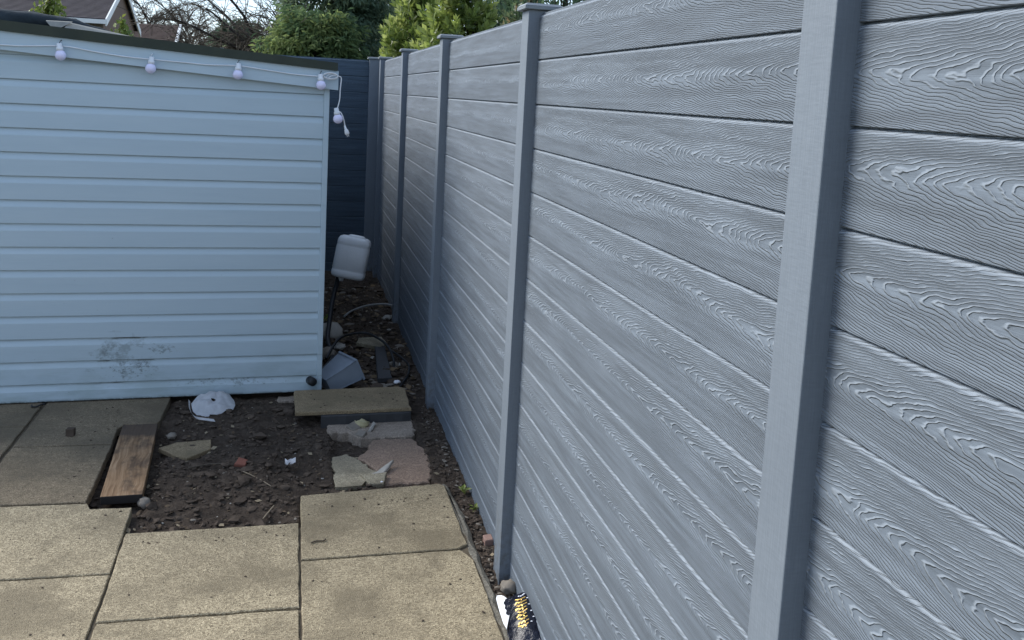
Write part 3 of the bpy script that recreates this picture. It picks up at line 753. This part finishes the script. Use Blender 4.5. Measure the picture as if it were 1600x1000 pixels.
for sx_ in (-1, 1):
    for sy_ in (-1, 1):
        bm_tube(bm, [(sx_ * .115 * .62, sy_ * .075 * .7, -.119), (sx_ * .115, sy_ * .075, .107)], .0035, 6)
o = link("rib", bm_mesh("rib", bm, M_GREYPL, True), tub); o.rotation_euler = tq

# black pipe stub at the foot of the shed
bm = bmesh.new(); bm_lathe(bm, [(0, .03), (.020, .03), (.024, .024), (.024, -.03), (0, -.03)], sides=14)
o = link("pipe_stub", bm_mesh("pipe_stub", bm, M_BLACK, True), None, (-.672, 5.41, .072), (math.radians(85), 0, .3))
tag(o, "stubby black pipe end beside shed corner on raised slab", "pipe")

# stones one can pick out
R = random.Random(3)
def stone(x, y, z, r, mat, label, flat=.75):
    bm = bmesh.new(); rock_bm(bm, (0, 0, 0), r, R, flat)
    bmesh.ops.subdivide_edges(bm, edges=bm.edges[:], cuts=2, use_grid_fill=True, smooth=.6)
    for v in bm.verts:
        q = v.co / r + Vector((x * 9, y * 9, 0)); v.co += v.co.normalized() * r * (.16 * mnoise.noise(q * 1.7) + .09 * mnoise.noise(q * 4) + .05 * mnoise.noise(q * 9))
    return tag(link("stone", bm_mesh("stone", bm, mat, True)), label, "stone", "stones lying about in the soil") , None
def stone_at(x, y, z, r, mat, label, flat=.75):
    o = stone(x, y, z, r, mat, label, flat)[0]; o.location = (x, y, z)
stone_at(-.020, 3.195, -.005, .038, M_STONE, "rough tan stone wedged at the foot of fence post near the wrapper")
stone_at(-.525, 6.72, .02, .085, M_PALESTONE, "largest pale lump of rubble behind the tub by shed", .9)
stone_at(-.470, 6.36, .01, .048, M_PALESTONE, "small pale rubble lump touching the black cable")
stone_at(-.560, 6.20, .01, .075, M_STONE, "tan rubble lump pressed against shed side behind tub", .9)
stone_at(-.069, 7.24, -.005, .035, M_PALESTONE, "white stone at the foot of far fence post")
stone_at(-.42, 4.93, -.010, .035, plain("yellow_stone", (.42, .37, .22), .85, .2, .25, 40, .002), "yellowish broken stone on concrete strip below the raised slab")
stone_at(-.385, 4.168, -.012, .012, M_WHITEPL, "tiny white pebble beside the five sided fragment")
stone_at(-1.352, 4.86, -.025, .030, M_STONE, "grey stone at the top right end of plank")
stone_at(-1.372, 4.10, -.028, .026, M_STONE, "grey stone at the front right corner of plank")
stone_at(-.166, 5.60, .0, .022, M_WHITEPL, "flat white chip behind the raised slab", .35)
frag("rubble_piece", [(-.505, 4.90), (-.47, 4.865), (-.43, 4.90), (-.46, 4.96)], -.034, -.010, M_STONE, "brown shard left of the yellowish stone", "rubble", 61, (.3, .2, 0))
frag("rubble_piece", [(-.40, 4.84), (-.385, 4.835), (-.36, 4.93), (-.375, 4.94)], -.034, -.006, M_PALESTONE, "thin pale shard right of the yellowish stone", "rubble", 62, (.2, .5, 0))
frag("rubble_piece", [(-.46, 4.80), (-.42, 4.76), (-.40, 4.80), (-.43, 4.85)], -.034, -.012, M_STONE, "grey shard in front of the yellowish stone", "rubble", 63, (.1, -.3, 0))

# twigs and strips
def twig(pts, r, mat, label, cat="twig", name="twig"):
    tag(link(name, tube_mesh(name, catmull(pts, 5), r, mat, 5)), label, cat, "twigs and roots on the ground" if cat == "twig" else None)
twig([(-1.00, 4.36, -.010), (-.95, 4.29, -.004), (-.90, 4.23, -.008), (-.86, 4.18, -.014)], .0022, M_DRYTWIG, "thin pale root curving over soil below the brick fragment")
twig([(-.885, 3.875, -.018), (-.865, 3.92, -.012), (-.845, 3.97, -.008)], .003, M_DRYTWIG, "short pale stick on soil near the middle slab edge")
twig([(-.70, 3.60, .004), (-.68, 3.612, .004), (-.655, 3.61, .004), (-.645, 3.622, .005)], .0028, M_TWIG, "small dark twig lying on the slab beside the patio hole")
twig([(-2.093, 5.285, .008), (-2.085, 5.262, .008), (-2.065, 5.26, .008), (-2.048, 5.285, .010), (-2.03, 5.29, .012)], .0045, M_BLACK, "curled black strip on slab against the shed", "strip", "rubber_strip")
twig([(-1.23, 4.42, -.012), (-1.12, 4.44, -.006), (-1.03, 4.43, -.010)], .003, M_TWIG, "dark root lying in soil left of the brick fragment")

# dark wrapper with gold script and the white shard next to it
wrap = empty("snack_wrapper", "shiny dark wrapper with gold lettering lying by the fence foot", "wrapper", (-.030, 2.945, .022))
wrap.rotation_euler = (math.radians(10), math.radians(-24), math.radians(-10))
def wrap_pt(u, v, lift=0):      # u,v in -1..1
    x = .060 * u * (1 - .10 * abs(v) ** 3); y = .125 * v
    z = .024 * (1 - u * u) * (1 - v ** 4) + .0035 * mnoise.noise(Vector((u * 3, v * 7, 2))) + .002 * math.sin(v * 26 + 2 * u) * (abs(u) ** 1.5)
    return Vector((x, y, z + lift))
nu, nv = 18, 34
V = [wrap_pt(-1 + 2 * i / nu, -1 + 2 * j / nv) for j in range(nv + 1) for i in range(nu + 1)]
F = [[j * (nu + 1) + i, j * (nu + 1) + i + 1, (j + 1) * (nu + 1) + i + 1, (j + 1) * (nu + 1) + i] for j in range(nv) for i in range(nu)]
bm = bmesh.new(); vs = [bm.verts.new(v) for v in V]
for f in F: bm.faces.new([vs[i] for i in f])
bmesh.ops.solidify(bm, geom=bm.faces[:], thickness=.002)
M_FOIL = plain("navy_foil", (.010, .013, .030), .22, .8, .5, 30, .002)
link("wrapper_film", bm_mesh("wrapper_film", bm, M_FOIL, True), wrap)
aa = N("gold_print", .3, .6); aa.b.inputs["Metallic"].default_value = .5
M_GOLD = aa.done((.62, .40, .10))
M_SILVER = plain("silver_print", (.7, .72, .78), .3, .6, .05)
def stroke(bm, uv, wdt):
    p = [wrap_pt(u, v, .0016) for u, v in uv]
    for a_, b_ in zip(p, p[1:]):
        d = (b_ - a_).normalized(); n_ = Vector((-d.y, d.x, 0)) * wdt
        bm.faces.new([bm.verts.new(q) for q in (a_ - n_, b_ - n_, b_ + n_, a_ + n_)])
bm = bmesh.new(); RR = random.Random(5)
for k in range(9):              # a column of slanting script letters
    v0 = .56 - .125 * k; uc = .12
    stroke(bm, [(uc - .30 + RR.uniform(-.08, .05), v0 + .03), (uc - .05, v0 - .02), (uc + .24 + RR.uniform(-.05, .1), v0 + .05)], .0022)
    stroke(bm, [(uc - .18, v0 - .05), (uc + .02, v0 + .01), (uc + .06, v0 - .06)], .0018)
    if k % 2: stroke(bm, [(uc - .36, v0 - .03), (uc - .2, v0 + .02)], .0016)
link("lettering", bm_mesh("lettering", bm, M_GOLD, normals=False), wrap)
bm = bmesh.new()
for u, v in ((.05, .72), (.18, .70), (.30, .73), (.52, .55), (.55, .28), (.6, .02), (.66, -.2), (.5, -.35), (.38, .78)):
    stroke(bm, [(u - .05, v), (u + .04, v + .012)], .0025)
link("sparkle", bm_mesh("sparkle", bm, M_SILVER, normals=False), wrap)
# white shard: half an ellipse, tilted towards the slab
n = 14; pl = []
for k in range(n + 1):
    t = k / n
    pl.append((.034 * math.sin(math.pi * t ** .72) + .002, .105 - .205 * t))
pl += [(-.003, -.06), (-.004, .02), (-.003, .09)]
V = [(x, y, .0035 + .006 * math.sin(x * 60)) for x, y in pl] + [(x, y, .006 * math.sin(x * 60)) for x, y in pl]
m_ = len(pl)
F = [list(range(m_))[::-1], list(range(m_, 2 * m_))] + [[i, (i + 1) % m_, m_ + (i + 1) % m_, m_ + i] for i in range(m_)]
bm = bmesh.new(); vs = [bm.verts.new(v) for v in V]
for f in F: bm.faces.new([vs[i] for i in f])
o = link("white_shard", bm_mesh("white_shard", bm, plain("glossy_white", (.86, .87, .88), .3, .5, .02)), None, (-.086, 3.02, .004), (0, math.radians(-18), math.radians(-3)))
tag(o, "white curved shard between the slab edge and dark wrapper", "shard")

# weeds by the fence foot
for wi, (wx, wy, lab) in enumerate(((-.030, 4.05, "small yellow green weed in soil strip by the fence"), (-.018, 3.88, "smaller weed sprig nearer the camera in soil strip"), (-.545, 7.25, "yellowish leaf tuft growing at shed wall in the gap"))):
    w_ = empty("weed", lab, "weed", (wx, wy, -.03), 0, "weeds by the fence and shed")
    lv = []; lf = []; tint = []
    for k in range(16 if wi < 2 else 12):
        t = R.uniform(0, 6.28); ln = R.uniform(.018, .045) * (1 if wi < 2 else 1.8); up = R.uniform(.3, 1.2); d = Vector((math.cos(t), math.sin(t), up)).normalized()
        s_ = d.cross(Vector((0, 0, 1))).normalized() * ln * .22; b_ = Vector((R.uniform(-.01, .01), R.uniform(-.01, .01), R.uniform(0, .02)))
        i0 = len(lv); lv += [b_, b_ + d * ln * .55 + s_, b_ + d * ln + Vector((0, 0, -ln * .2)), b_ + d * ln * .55 - s_]; lf += [[i0, i0 + 1, i0 + 2], [i0, i0 + 2, i0 + 3]]
        q = R.uniform(.2, .9); tint += [q] * 4
    me = mesh("leaves", lv, lf, M_GARDEN); at = me.attributes.new("tint", 'FLOAT', 'POINT'); at.data.foreach_set("value", tint)
    link("leaves", me, w_)

# uncountable bits: clods, gravel, crumbs on the slabs, leaf litter
def free_soil(x, y):
    if x > -.075 and 2.6 < y < 9.2: return x < -.012
    if y < 3.80: return False
    if x < -.62 and y > 5.40: return False
    if -1.385 < x < -.75 and y < 5.44: return True
    if -.62 < x < -.02 and y > 5.40: return True
    if x > -.135 and y > 4.1: return True
    if -1.6 < x < -1.39 and 4.02 < y < 4.95: return not (-1.58 < x + .064 * (y - 4.53) < -1.40)
    return -.75 < x < -.13 and 4.12 < y < 4.93
def scatter(name, n, rmin, rmax, mat, seed, test=free_soil, zf=soil_h, flat=.7, box=(-1.6, 0, 2.7, 9.0), pw=3.0):
    Rr = random.Random(seed); V = []; F = []
    ico = bmesh.new(); bmesh.ops.create_icosphere(ico, subdivisions=1, radius=1.0)
    base = [v.co.copy() for v in ico.verts]; bf = [[v.index for v in f.verts] for f in ico.faces]; ico.free()
    cnt = 0; tries = 0
    while cnt < n and tries < n * 40:
        tries += 1
        x = Rr.uniform(box[0], box[1]); y = box[2] + (box[3] - box[2]) * Rr.random() ** 1.35
        if not test(x, y): continue
        r = rmin + (rmax - rmin) * Rr.random() ** pw
        z = zf(x, y); k = len(V); a = Rr.uniform(0, 6.28); ca, sa = math.cos(a), math.sin(a)
        sx, sy, sz = Rr.uniform(.6, 1.4), Rr.uniform(.6, 1.2), flat * Rr.uniform(.5, 1.1)
        for b in base:
            j = Rr.uniform(.55, 1.35); px, py, pz = b.x * sx * r * j, b.y * sy * r * j, b.z * sz * r * j
            V.append((x + ca * px - sa * py, y + sa * px + ca * py, z + r * .25 + pz))
        F += [[q + k for q in f] for f in bf]; cnt += 1
    return tag(link(name, mesh(name, V, F, mat)), kind="stuff")
scatter("soil_clods", 9000, .0016, .016, M_CLOD, 1, pw=5)
scatter("gravel", 420, .0015, .010, M_STONE, 2, pw=5)
scatter("pale_grit", 130, .0015, .008, M_PALESTONE, 3, pw=4)
def on_slab(x, y): return (-.73 < x < -.13 and 2.7 < y < 4.0) or (-1.36 < x < -.76 and 2.7 < y < 3.75) or (-2.0 < x < -1.41 and 2.7 < y < 3.98) or (-2.0 < x < -1.63 and 4.1 < y < 5.25) or (-.70 < x < -.2 and 5.03 < y < 5.28)
scatter("slab_crumbs", 300, .0012, .0055, M_CLOD, 4, test=on_slab, zf=lambda x, y: (.050 if y > 5.0 and x > -.75 else 0.0), flat=.5, box=(-2.0, -.1, 2.7, 5.3), pw=4)
def in_pit(x, y): return free_soil(x, y) and x < -.15 and y < 5.4
scatter("broken_clods", 150, .010, .034, M_CLOD, 31, test=in_pit, flat=.55, box=(-1.38, -.14, 3.82, 5.4), pw=2.2)
def near_pit(x, y): return on_slab(x, y) and ((-1.40 < x < -.75 and y > 3.66) or (-.74 < x < -.14 and y > 3.9) or (x > -1.72 and y > 4.1 and x < -1.6) or (-.16 < x < -.12) or (-1.55 < x < -1.42 and y > 3.9) or (x > -.72 and y > 5.0))
scatter("spilt_soil", 300, .0012, .0065, M_CLOD, 32, test=near_pit, zf=lambda x, y: (.046 if y > 5.0 and x > -.75 else 0.0), flat=.5, box=(-2.0, -.1, 2.7, 5.3), pw=3)
def leafbits(name, n, size, mat, seed, test, zf, box):
    Rr = random.Random(seed); V = []; F = []; c = 0; tries = 0
    while c < n and tries < n * 40:
        tries += 1
        x, y = Rr.uniform(box[0], box[1]), Rr.uniform(box[2], box[3])
        if not test(x, y): continue
        z = zf(x, y) + .006; t = Rr.uniform(0, 6.28); L = size * Rr.uniform(.4, 1.4); d = Vector((math.cos(t), math.sin(t), Rr.uniform(-.2, .35))); s = Vector((-d.y, d.x, Rr.uniform(-.4, .4))) * Rr.uniform(.15, .4)
        k = len(V); p = Vector((x, y, z)); V += [p, p + (d * .5 + s) * L, p + d * L, p + (d * .5 - s) * L]; F += [[k, k + 1, k + 2], [k, k + 2, k + 3]]; c += 1
    return tag(link(name, mesh(name, V, F, mat)), kind="stuff")
leafbits("leaf_litter", 900, .020, plain("dead_leaf", (.105, .075, .048), .8, .2, .5, 9), 5, free_soil, soil_h, (-1.4, 0, 2.7, 8.8))
leafbits("straw_litter", 160, .026, plain("straw", (.26, .21, .14), .8, .2, .4, 9), 6, free_soil, soil_h, (-1.4, 0, 2.7, 8.0))

def in_strip(x, y): return -.07 < x < -.012 and 2.7 < y < 5.3
scatter("strip_gravel", 380, .0025, .013, M_STONE, 21, test=in_strip, flat=.6, box=(-.075, -.01, 2.7, 5.3), pw=3)
scatter("strip_clods", 700, .003, .015, M_CLOD, 22, test=in_strip, flat=.7, box=(-.075, -.01, 2.7, 5.3), pw=2.5)
def in_gap(x, y): return -.60 < x < -.03 and 5.42 < y < 8.6
scatter("rubble", 260, .006, .040, M_STONE, 14, test=in_gap, flat=.5, box=(-.62, 0, 5.4, 8.6), pw=4)
scatter("dark_rubble", 420, .006, .045, M_CLOD, 15, test=in_gap, flat=.6, box=(-.62, 0, 5.4, 8.8), pw=3)
scatter("pale_rubble", 46, .006, .034, M_PALESTONE, 16, test=in_gap, flat=.35, box=(-.62, 0, 5.4, 7.6), pw=2.5)
leafbits("dead_leaves", 420, .055, plain("brown_leaf", (.15, .105, .06), .8, .2, .5, 9), 17, in_gap, soil_h, (-.6, 0, 5.4, 8.8))

# ------------------------------------------------------------------ plants beyond the fences
def set_tint(me, vals):
    at = me.attributes.new("tint", 'FLOAT', 'POINT'); at.data.foreach_set("value", vals)
def leaf_cloud(name, pts, dirs, size, width, mat, tints, parent, fold=.25, droop=.0, nrm=None):
    """pts, dirs: (n,3); every leaf is a folded diamond."""
    n = len(pts); d = dirs / np.linalg.norm(dirs, axis=1, keepdims=True)
    up = rng.normal(size=(n, 3)) * .45 + np.array([0, 0, .7])
    if nrm is None: nrm = pts * np.array([1.0, 1.0, 0.0]) / (np.linalg.norm(pts[:, :2], axis=1, keepdims=True) + .05)
    up = up + nrm
    s = np.cross(d, up); s /= np.linalg.norm(s, axis=1, keepdims=True) + 1e-9
    nn = np.cross(s, d); L = (size * rng.uniform(.65, 1.3, n))[:, None]
    a = pts; t = pts + d * L - np.array([0, 0, 1.0]) * L * droop
    l = pts + d * L * .5 + s * L * width + nn * L * fold * width; r = pts + d * L * .5 - s * L * width + nn * L * fold * width
    V = np.stack([a, l, t, r], 1).reshape(-1, 3)
    k = np.arange(n)[:, None] * 4
    F = np.concatenate([k + np.array([[0, 1, 2]]), k + np.array([[0, 2, 3]])], 1).reshape(-1, 3)
    me = bpy.data.meshes.new(name); me.from_pydata(V.tolist(), [], F.tolist()); me.materials.append(mat)
    set_tint(me, np.repeat(np.clip(tints, 0, 1), 4).astype(np.float32))
    o = link(name, me, parent); o["kind"] = "stuff"
    return o
def stems(name, base, tips, r, mat, parent):
    bm = bmesh.new()
    for t in tips:
        b = Vector(base) + Vector((random.uniform(-.06, .06), random.uniform(-.06, .06), 0)); t = Vector(t)
        mid = b.lerp(t, .5) + Vector((random.uniform(-.1, .1), random.uniform(-.1, .1), .1))
        bm_tube(bm, catmull([b, mid, t], 4), [r * (1 - .08 * i) for i in range(9)], 5)
    return link(name, bm_mesh(name, bm, mat, True), parent)

def bush(name, label, cat, base, rad, h, nshoot, per, size, width, mat, tint_mu, low=.25, group=None, brown=0.0):
    b = empty(name, label, cat, base, 0, group or "bushes behind the fences")
    shoots = []; P_ = []; D_ = []; T_ = []
    for k in range(nshoot):
        a = rng.uniform(0, 2 * np.pi); zz = low + (1 - low) * rng.random() ** .75
        prof = math.sin(min(1, (zz * .86 + .16)) * math.pi) ** .55
        rr = rad * prof * rng.uniform(.55, 1.08)
        tip = np.array([rr * math.cos(a), rr * math.sin(a), h * zz + rng.uniform(-.05, .12)])
        dv = np.array([math.cos(a) * .6, math.sin(a) * .6, rng.uniform(.4, 1.3)]); dv /= np.linalg.norm(dv)
        ln = rng.uniform(.18, .34); tt = np.clip(tint_mu + rng.normal() * .2, .02, .98)
        for j in range(per):
            f = j / per; p = tip - dv * ln * (1 - f)
            ang = j * 2.4 + k; s1 = np.cross(dv, [.3, .2, .9]); s1 /= np.linalg.norm(s1); s2 = np.cross(dv, s1)
            out = math.cos(ang) * s1 + math.sin(ang) * s2
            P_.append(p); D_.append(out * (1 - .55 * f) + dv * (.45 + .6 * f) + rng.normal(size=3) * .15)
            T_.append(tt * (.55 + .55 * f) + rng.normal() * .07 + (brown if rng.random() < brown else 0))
        if k % 9 == 0: shoots.append(tip * .9)
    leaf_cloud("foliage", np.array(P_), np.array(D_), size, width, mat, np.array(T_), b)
    stems("stem", (0, 0, -.05), shoots[:40], .018, M_BARK, b)
    return b
bush("laurel_bush", "bright yellow green laurel bush rising behind the far fence", "bush", (.72, 9.15, -.1), .62, 3.05, 420, 17, .085, .24, M_LAUREL, .76, .35)
bush("laurel_bush", "yellow green laurel at the corner where both fences meet", "bush", (.42, 10.2, -.1), .50, 3.1, 320, 17, .085, .24, M_LAUREL, .72, .35)
bush("dark_shrub", "dark green upright shrub behind the fence right of the laurel", "bush", (1.35, 9.3, -.1), .62, 3.0, 330, 16, .085, .16, M_SHRUB, .42, .4)
bush("dark_shrub", "dark shrub with browning leaves behind the middle fence post", "bush", (1.02, 7.7, -.1), .46, 2.60, 300, 15, .085, .18, M_SHRUB, .55, .45, None, .35)
bush("dark_shrub", "tall dark shrub furthest back behind the grey fence", "bush", (2.3, 11.2, -.1), 1.5, 4.2, 700, 15, .10, .18, M_SHRUB, .25, .3)
bush("garden_shrub", "pale yellow leaved shrub behind the shed on the left", "bush", (-3.07, 9.95, -.1), .48, 2.50, 130, 11, .055, .35, M_GARDEN, .55, .72)
bush("garden_shrub", "straggly yellow green shrub behind the shed below gable wall", "bush", (-2.42, 9.95, -.1), .26, 2.33, 70, 9, .050, .35, M_GARDEN, .5, .78)

def conifer(name, label, base, h, rad, n, mat, tint_mu, z0=.1, lean=0, expo=.62):
    t = empty(name, label, "tree", base, 0, "conifers beyond the end fence")
    bm = bmesh.new(); bm_tube(bm, [(0, 0, -.1), (lean * .3, 0, h * .5), (lean, 0, h * .97)], [rad * .09, rad * .055, .01], 7)
    link("trunk", bm_mesh("trunk", bm, M_BARK, True), t)
    P_ = []; D_ = []; T_ = []
    nb = int(n / 85)
    for k in range(nb):
        zz = z0 + (1 - z0) * rng.random() ** .9; a = rng.uniform(0, 2 * np.pi)
        R_ = rad * (1.03 - zz) ** expo * rng.uniform(.6, 1.15)
        cdir = np.array([math.cos(a), math.sin(a), rng.uniform(-.22, .22)])
        tt = tint_mu + rng.normal() * .22
        for j in range(85):
            f = rng.random() ** .33
            side = np.array([-math.sin(a), math.cos(a), 0]) * rng.normal() * .20 * R_ * f ** .7
            p = cdir * R_ * f + side + np.array([lean * zz, 0, h * zz - .12 * f * f * R_ + rng.normal() * .045])
            P_.append(p); D_.append(cdir * .45 + side / (R_ + .01) * 2.2 + rng.normal(size=3) * .5 + np.array([0, 0, -.35]))
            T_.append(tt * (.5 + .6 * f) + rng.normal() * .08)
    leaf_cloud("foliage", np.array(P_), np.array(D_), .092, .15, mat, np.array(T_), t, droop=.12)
    return t
conifer("conifer_tree", "dense dark conifer directly behind the navy end fence", (-.30, 13.2, -.1), 4.1, 1.25, 44000, M_CONIFER, .70, expo=.42)
conifer("conifer_tree", "lower olive green conifer left of the dense dark one", (-.66, 12.3, -.1), 2.72, .98, 34000, M_YEW, .72, lean=.1, expo=.26)
conifer("conifer_tree", "far dark conifer partly hidden behind the laurel", (.95, 15.5, -.1), 5.0, 1.1, 22000, M_CONIFER, .55)
conifer("conifer_tree", "bluish dark spreading conifer under the bare tree branches", (-1.75, 16.6, -.1), 2.85, 1.05, 18000, M_CONIFER, .6, expo=.4)

def bare_tree(name, label, base, h, seed, reach, nmain, fork, r0=.07, twig=.0045):
    """A short trunk forking into long arching limbs, each feathered with side twigs and finer sprays."""
    t = empty(name, label, "tree", base, 0, "leafless trees beyond the shed"); Rr = random.Random(seed)
    bm = bmesh.new(); bmc = bmesh.new()
    bm_tube(bm, catmull([(0, 0, -.1), (.03, .02, fork * .5), (0, 0, fork), (.05, 0, fork + .5)], 4), [r0 * (1 - .05 * i) for i in range(13)], 7)
    def arc(p, d, L, r, sag, n):
        pts = [p.copy()]; dd = d.normalized()
        for i in range(n):
            dd = (dd + Vector((Rr.gauss(0, .10), Rr.gauss(0, .10), Rr.gauss(0, .08) - sag))).normalized(); pts.append(pts[-1] + dd * (L / n))
        return pts
    for m in range(nmain):
        a = 2 * math.pi * (m * .618 + Rr.uniform(-.1, .1)); up = Rr.uniform(.35, 1.5)
        p = Vector((Rr.uniform(-.04, .04), Rr.uniform(-.04, .04), fork * Rr.uniform(.55, 1.25)))
        L = reach * Rr.uniform(.7, 1.2); P0 = arc(p, Vector((math.cos(a), math.sin(a), up)), L, 0, .06, 8)
        bm_tube(bm, P0, [r0 * .34 * (1 - .09 * i) + twig for i in range(9)], 5, False)
        for q in range(14):
            i = Rr.randint(2, 8); b = P0[i]; dd = (P0[min(8, i + 1)] - P0[i - 1]).normalized()
            d1 = dd + Vector((Rr.gauss(0, .65), Rr.gauss(0, .65), Rr.gauss(.05, .5)))
            P1 = arc(b, d1, h * Rr.uniform(.10, .24), 0, .07, 5); bm_tube(bmc, P1, [twig * 1.7 - twig * .2 * k for k in range(6)], 3, False)
            for w_ in range(4):
                k = Rr.randint(1, 5); d2 = (P1[k] - P1[k - 1]).normalized() + Vector((Rr.gauss(0, .6), Rr.gauss(0, .6), Rr.gauss(0, .5)))
                bm_tube(bmc, arc(P1[k], d2, h * Rr.uniform(.04, .11), 0, .08, 3), twig * .75, 3, False)
    link("trunk", bm_mesh("trunk", bm, M_BARK, True, False), t)
    c = link("crown", bm_mesh("crown", bmc, M_TWIG, True, False), t); c["kind"] = "stuff"
    return t
bare_tree("bare_tree", "leafless tree with a tangle of fine branches behind shed", (-1.22, 14.0, -.1), 3.9, 12, 1.45, 46, 1.75)
bare_tree("bare_tree", "leafless spreading tree nearer the conifers", (-.80, 14.8, -.1), 3.9, 21, 1.35, 36, 1.8)
bare_tree("bare_tree", "thin leafless tree standing beyond the brown roof", (-11.8, 78, -.1), 9.0, 33, 3.0, 22, 5.2, .14, .016)
bare_tree("bare_tree", "second thin leafless tree right of the one beyond brown roof", (-9.6, 82, -.1), 8.6, 35, 2.8, 22, 5.0, .14, .016)

hd = empty("brown_hedge", "low brown twiggy hedge below the bare tree branches", "hedge", (-2.55, 17.5, -.1))
n = 16000
P_ = np.stack([rng.uniform(.05, 2.6, n), rng.uniform(-.5, .5, n), 2.5 * rng.random(n) ** .6 + rng.normal(size=n) * .12], 1)
leaf_cloud("foliage", P_, rng.normal(size=(n, 3)), .065, .2, M_HEDGE, np.clip(rng.normal(.5, .25, n), 0, 1), hd)
stems("stem", (0.8, 0, 0), [(x, random.uniform(-.3, .3), 2.4) for x in np.linspace(.1, 2.5, 14)], .03, M_BARK, hd)

# ------------------------------------------------------------------ houses
def tiled_slope(name, p0, p1, up, courses, mat, lip=.02):
    """Courses of tiles stepping up a slope: p0-p1 the eave line, up the vector eave -> ridge."""
    p0, p1, up = Vector(p0), Vector(p1), Vector(up); nrm = (p1 - p0).cross(up).normalized()
    if nrm.z < 0: nrm = -nrm
    V = []; F = []
    for k in range(courses):
        a = up * (k / courses); b = up * ((k + 1) / courses)
        i = len(V)
        V += [p0 + a + nrm * lip, p1 + a + nrm * lip, p1 + b + nrm * .002, p0 + b + nrm * .002, p0 + a - nrm * .03, p1 + a - nrm * .03]
        F += [[i, i + 1, i + 2, i + 3], [i + 4, i + 5, i + 1, i]]
    return mesh(name, V, F, mat)
h1 = empty("house", "brick house with purple grey tiled roof and white gable boards", "house", (-6.3, 30, -.12), 0, "houses beyond the garden")
def bx(name, mat, parent, *a):
    return link(name, box_mesh(name, *a, mat), parent)
EH = 3.55; YD = 5.5; AP = 4.75; XL = -12.0
bm = bmesh.new()
pr = [(0, 0), (YD, 0), (YD, EH), (YD / 2, AP), (0, EH)]
A = [bm.verts.new((0, y, z)) for y, z in pr]; B = [bm.verts.new((-.25, y, z)) for y, z in pr]
bm.faces.new(A); bm.faces.new(B[::-1])
for i in range(5): bm.faces.new([A[i], B[i], B[(i + 1) % 5], A[(i + 1) % 5]])
link("wall", bm_mesh("wall", bm, M_HBRICK), h1)
bx("wall", M_HBRICK, h1, XL, -.26, 0, .25, 0, EH - .05)
bx("wall", M_HBRICK, h1, XL, -.26, YD - .25, YD, 0, EH - .05)
sl = (AP - EH) / (YD / 2)
up = Vector((0, YD / 2 + .32, (YD / 2 + .32) * sl))
rf = link("roof", tiled_slope("roof", (XL, -.30, EH - .30 * sl + .08), (.12, -.30, EH - .30 * sl + .08), up, 34, M_ROOF1), h1)
link("roof", tiled_slope("roof", (.12, YD + .30, EH - .30 * sl + .08), (XL, YD + .30, EH - .30 * sl + .08), Vector((0, -up.y, up.z)), 34, M_ROOF1), h1)
link("gutter", box_mesh("gutter", XL, .14, -.42, -.31, EH - .30 * sl - .07, EH - .30 * sl + .05, M_WHITEPAINT), h1)
for sgn in (0, 1):
    def yy(t): return t if not sgn else YD - t
    bm = bmesh.new()
    q = [(-.36, EH - .36 * sl), (YD / 2, AP)]
    pts = [(yy(q[0][0]), q[0][1] - .10), (yy(q[1][0]), q[1][1] - .10), (yy(q[1][0]), q[1][1] + .11), (yy(q[0][0]), q[0][1] + .11)]
    A = [bm.verts.new((.125, y, z)) for y, z in pts]; B = [bm.verts.new((.165, y, z)) for y, z in pts]
    bm.faces.new(A); bm.faces.new(B[::-1])
    for i in range(4): bm.faces.new([A[i], B[i], B[(i + 1) % 4], A[(i + 1) % 4]])
    link("bargeboard", bm_mesh("bargeboard", bm, M_WHITEPAINT), h1)
link("downpipe", tube_mesh("downpipe", [(.07, .8, 0), (.07, .8, 2.9)], .04, M_WHITEPAINT, 8), h1)
link("roof_vent", box_mesh("roof_vent", -2.35, -1.85, .92, 1.08, EH + 1.0 * sl + .10, EH + 1.0 * sl + .17, M_WHITEPAINT), h1)
h2 = empty("house", "low house with plain brown roof beyond the first gable", "house", (-9.0, 43, -.12), 0, "houses beyond the garden")
upv = Vector((0, 3.2, 1.7))
bx("wall", M_HBRICK, h2, 0, 2.75, .3, 6.1, 0, 2.6)
link("roof", tiled_slope("roof", (-.3, 0, 2.62), (2.95, 0, 2.62), upv, 30, M_ROOF2), h2)
link("roof", tiled_slope("roof", (2.95, 6.4, 2.62), (-.3, 6.4, 2.62), Vector((0, -3.2, 1.7)), 30, M_ROOF2), h2)
bm = bmesh.new()
pts = [(-.05, 2.50), (3.2, 4.22), (3.2, 4.40), (-.05, 2.68)]
A = [bm.verts.new((2.955, y, z)) for y, z in pts]; B = [bm.verts.new((3.06, y, z)) for y, z in pts]
bm.faces.new(A); bm.faces.new(B[::-1])
for i in range(4): bm.faces.new([A[i], B[i], B[(i + 1) % 4], A[(i + 1) % 4]])
link("bargeboard", bm_mesh("bargeboard", bm, M_WHITEPAINT), h2)
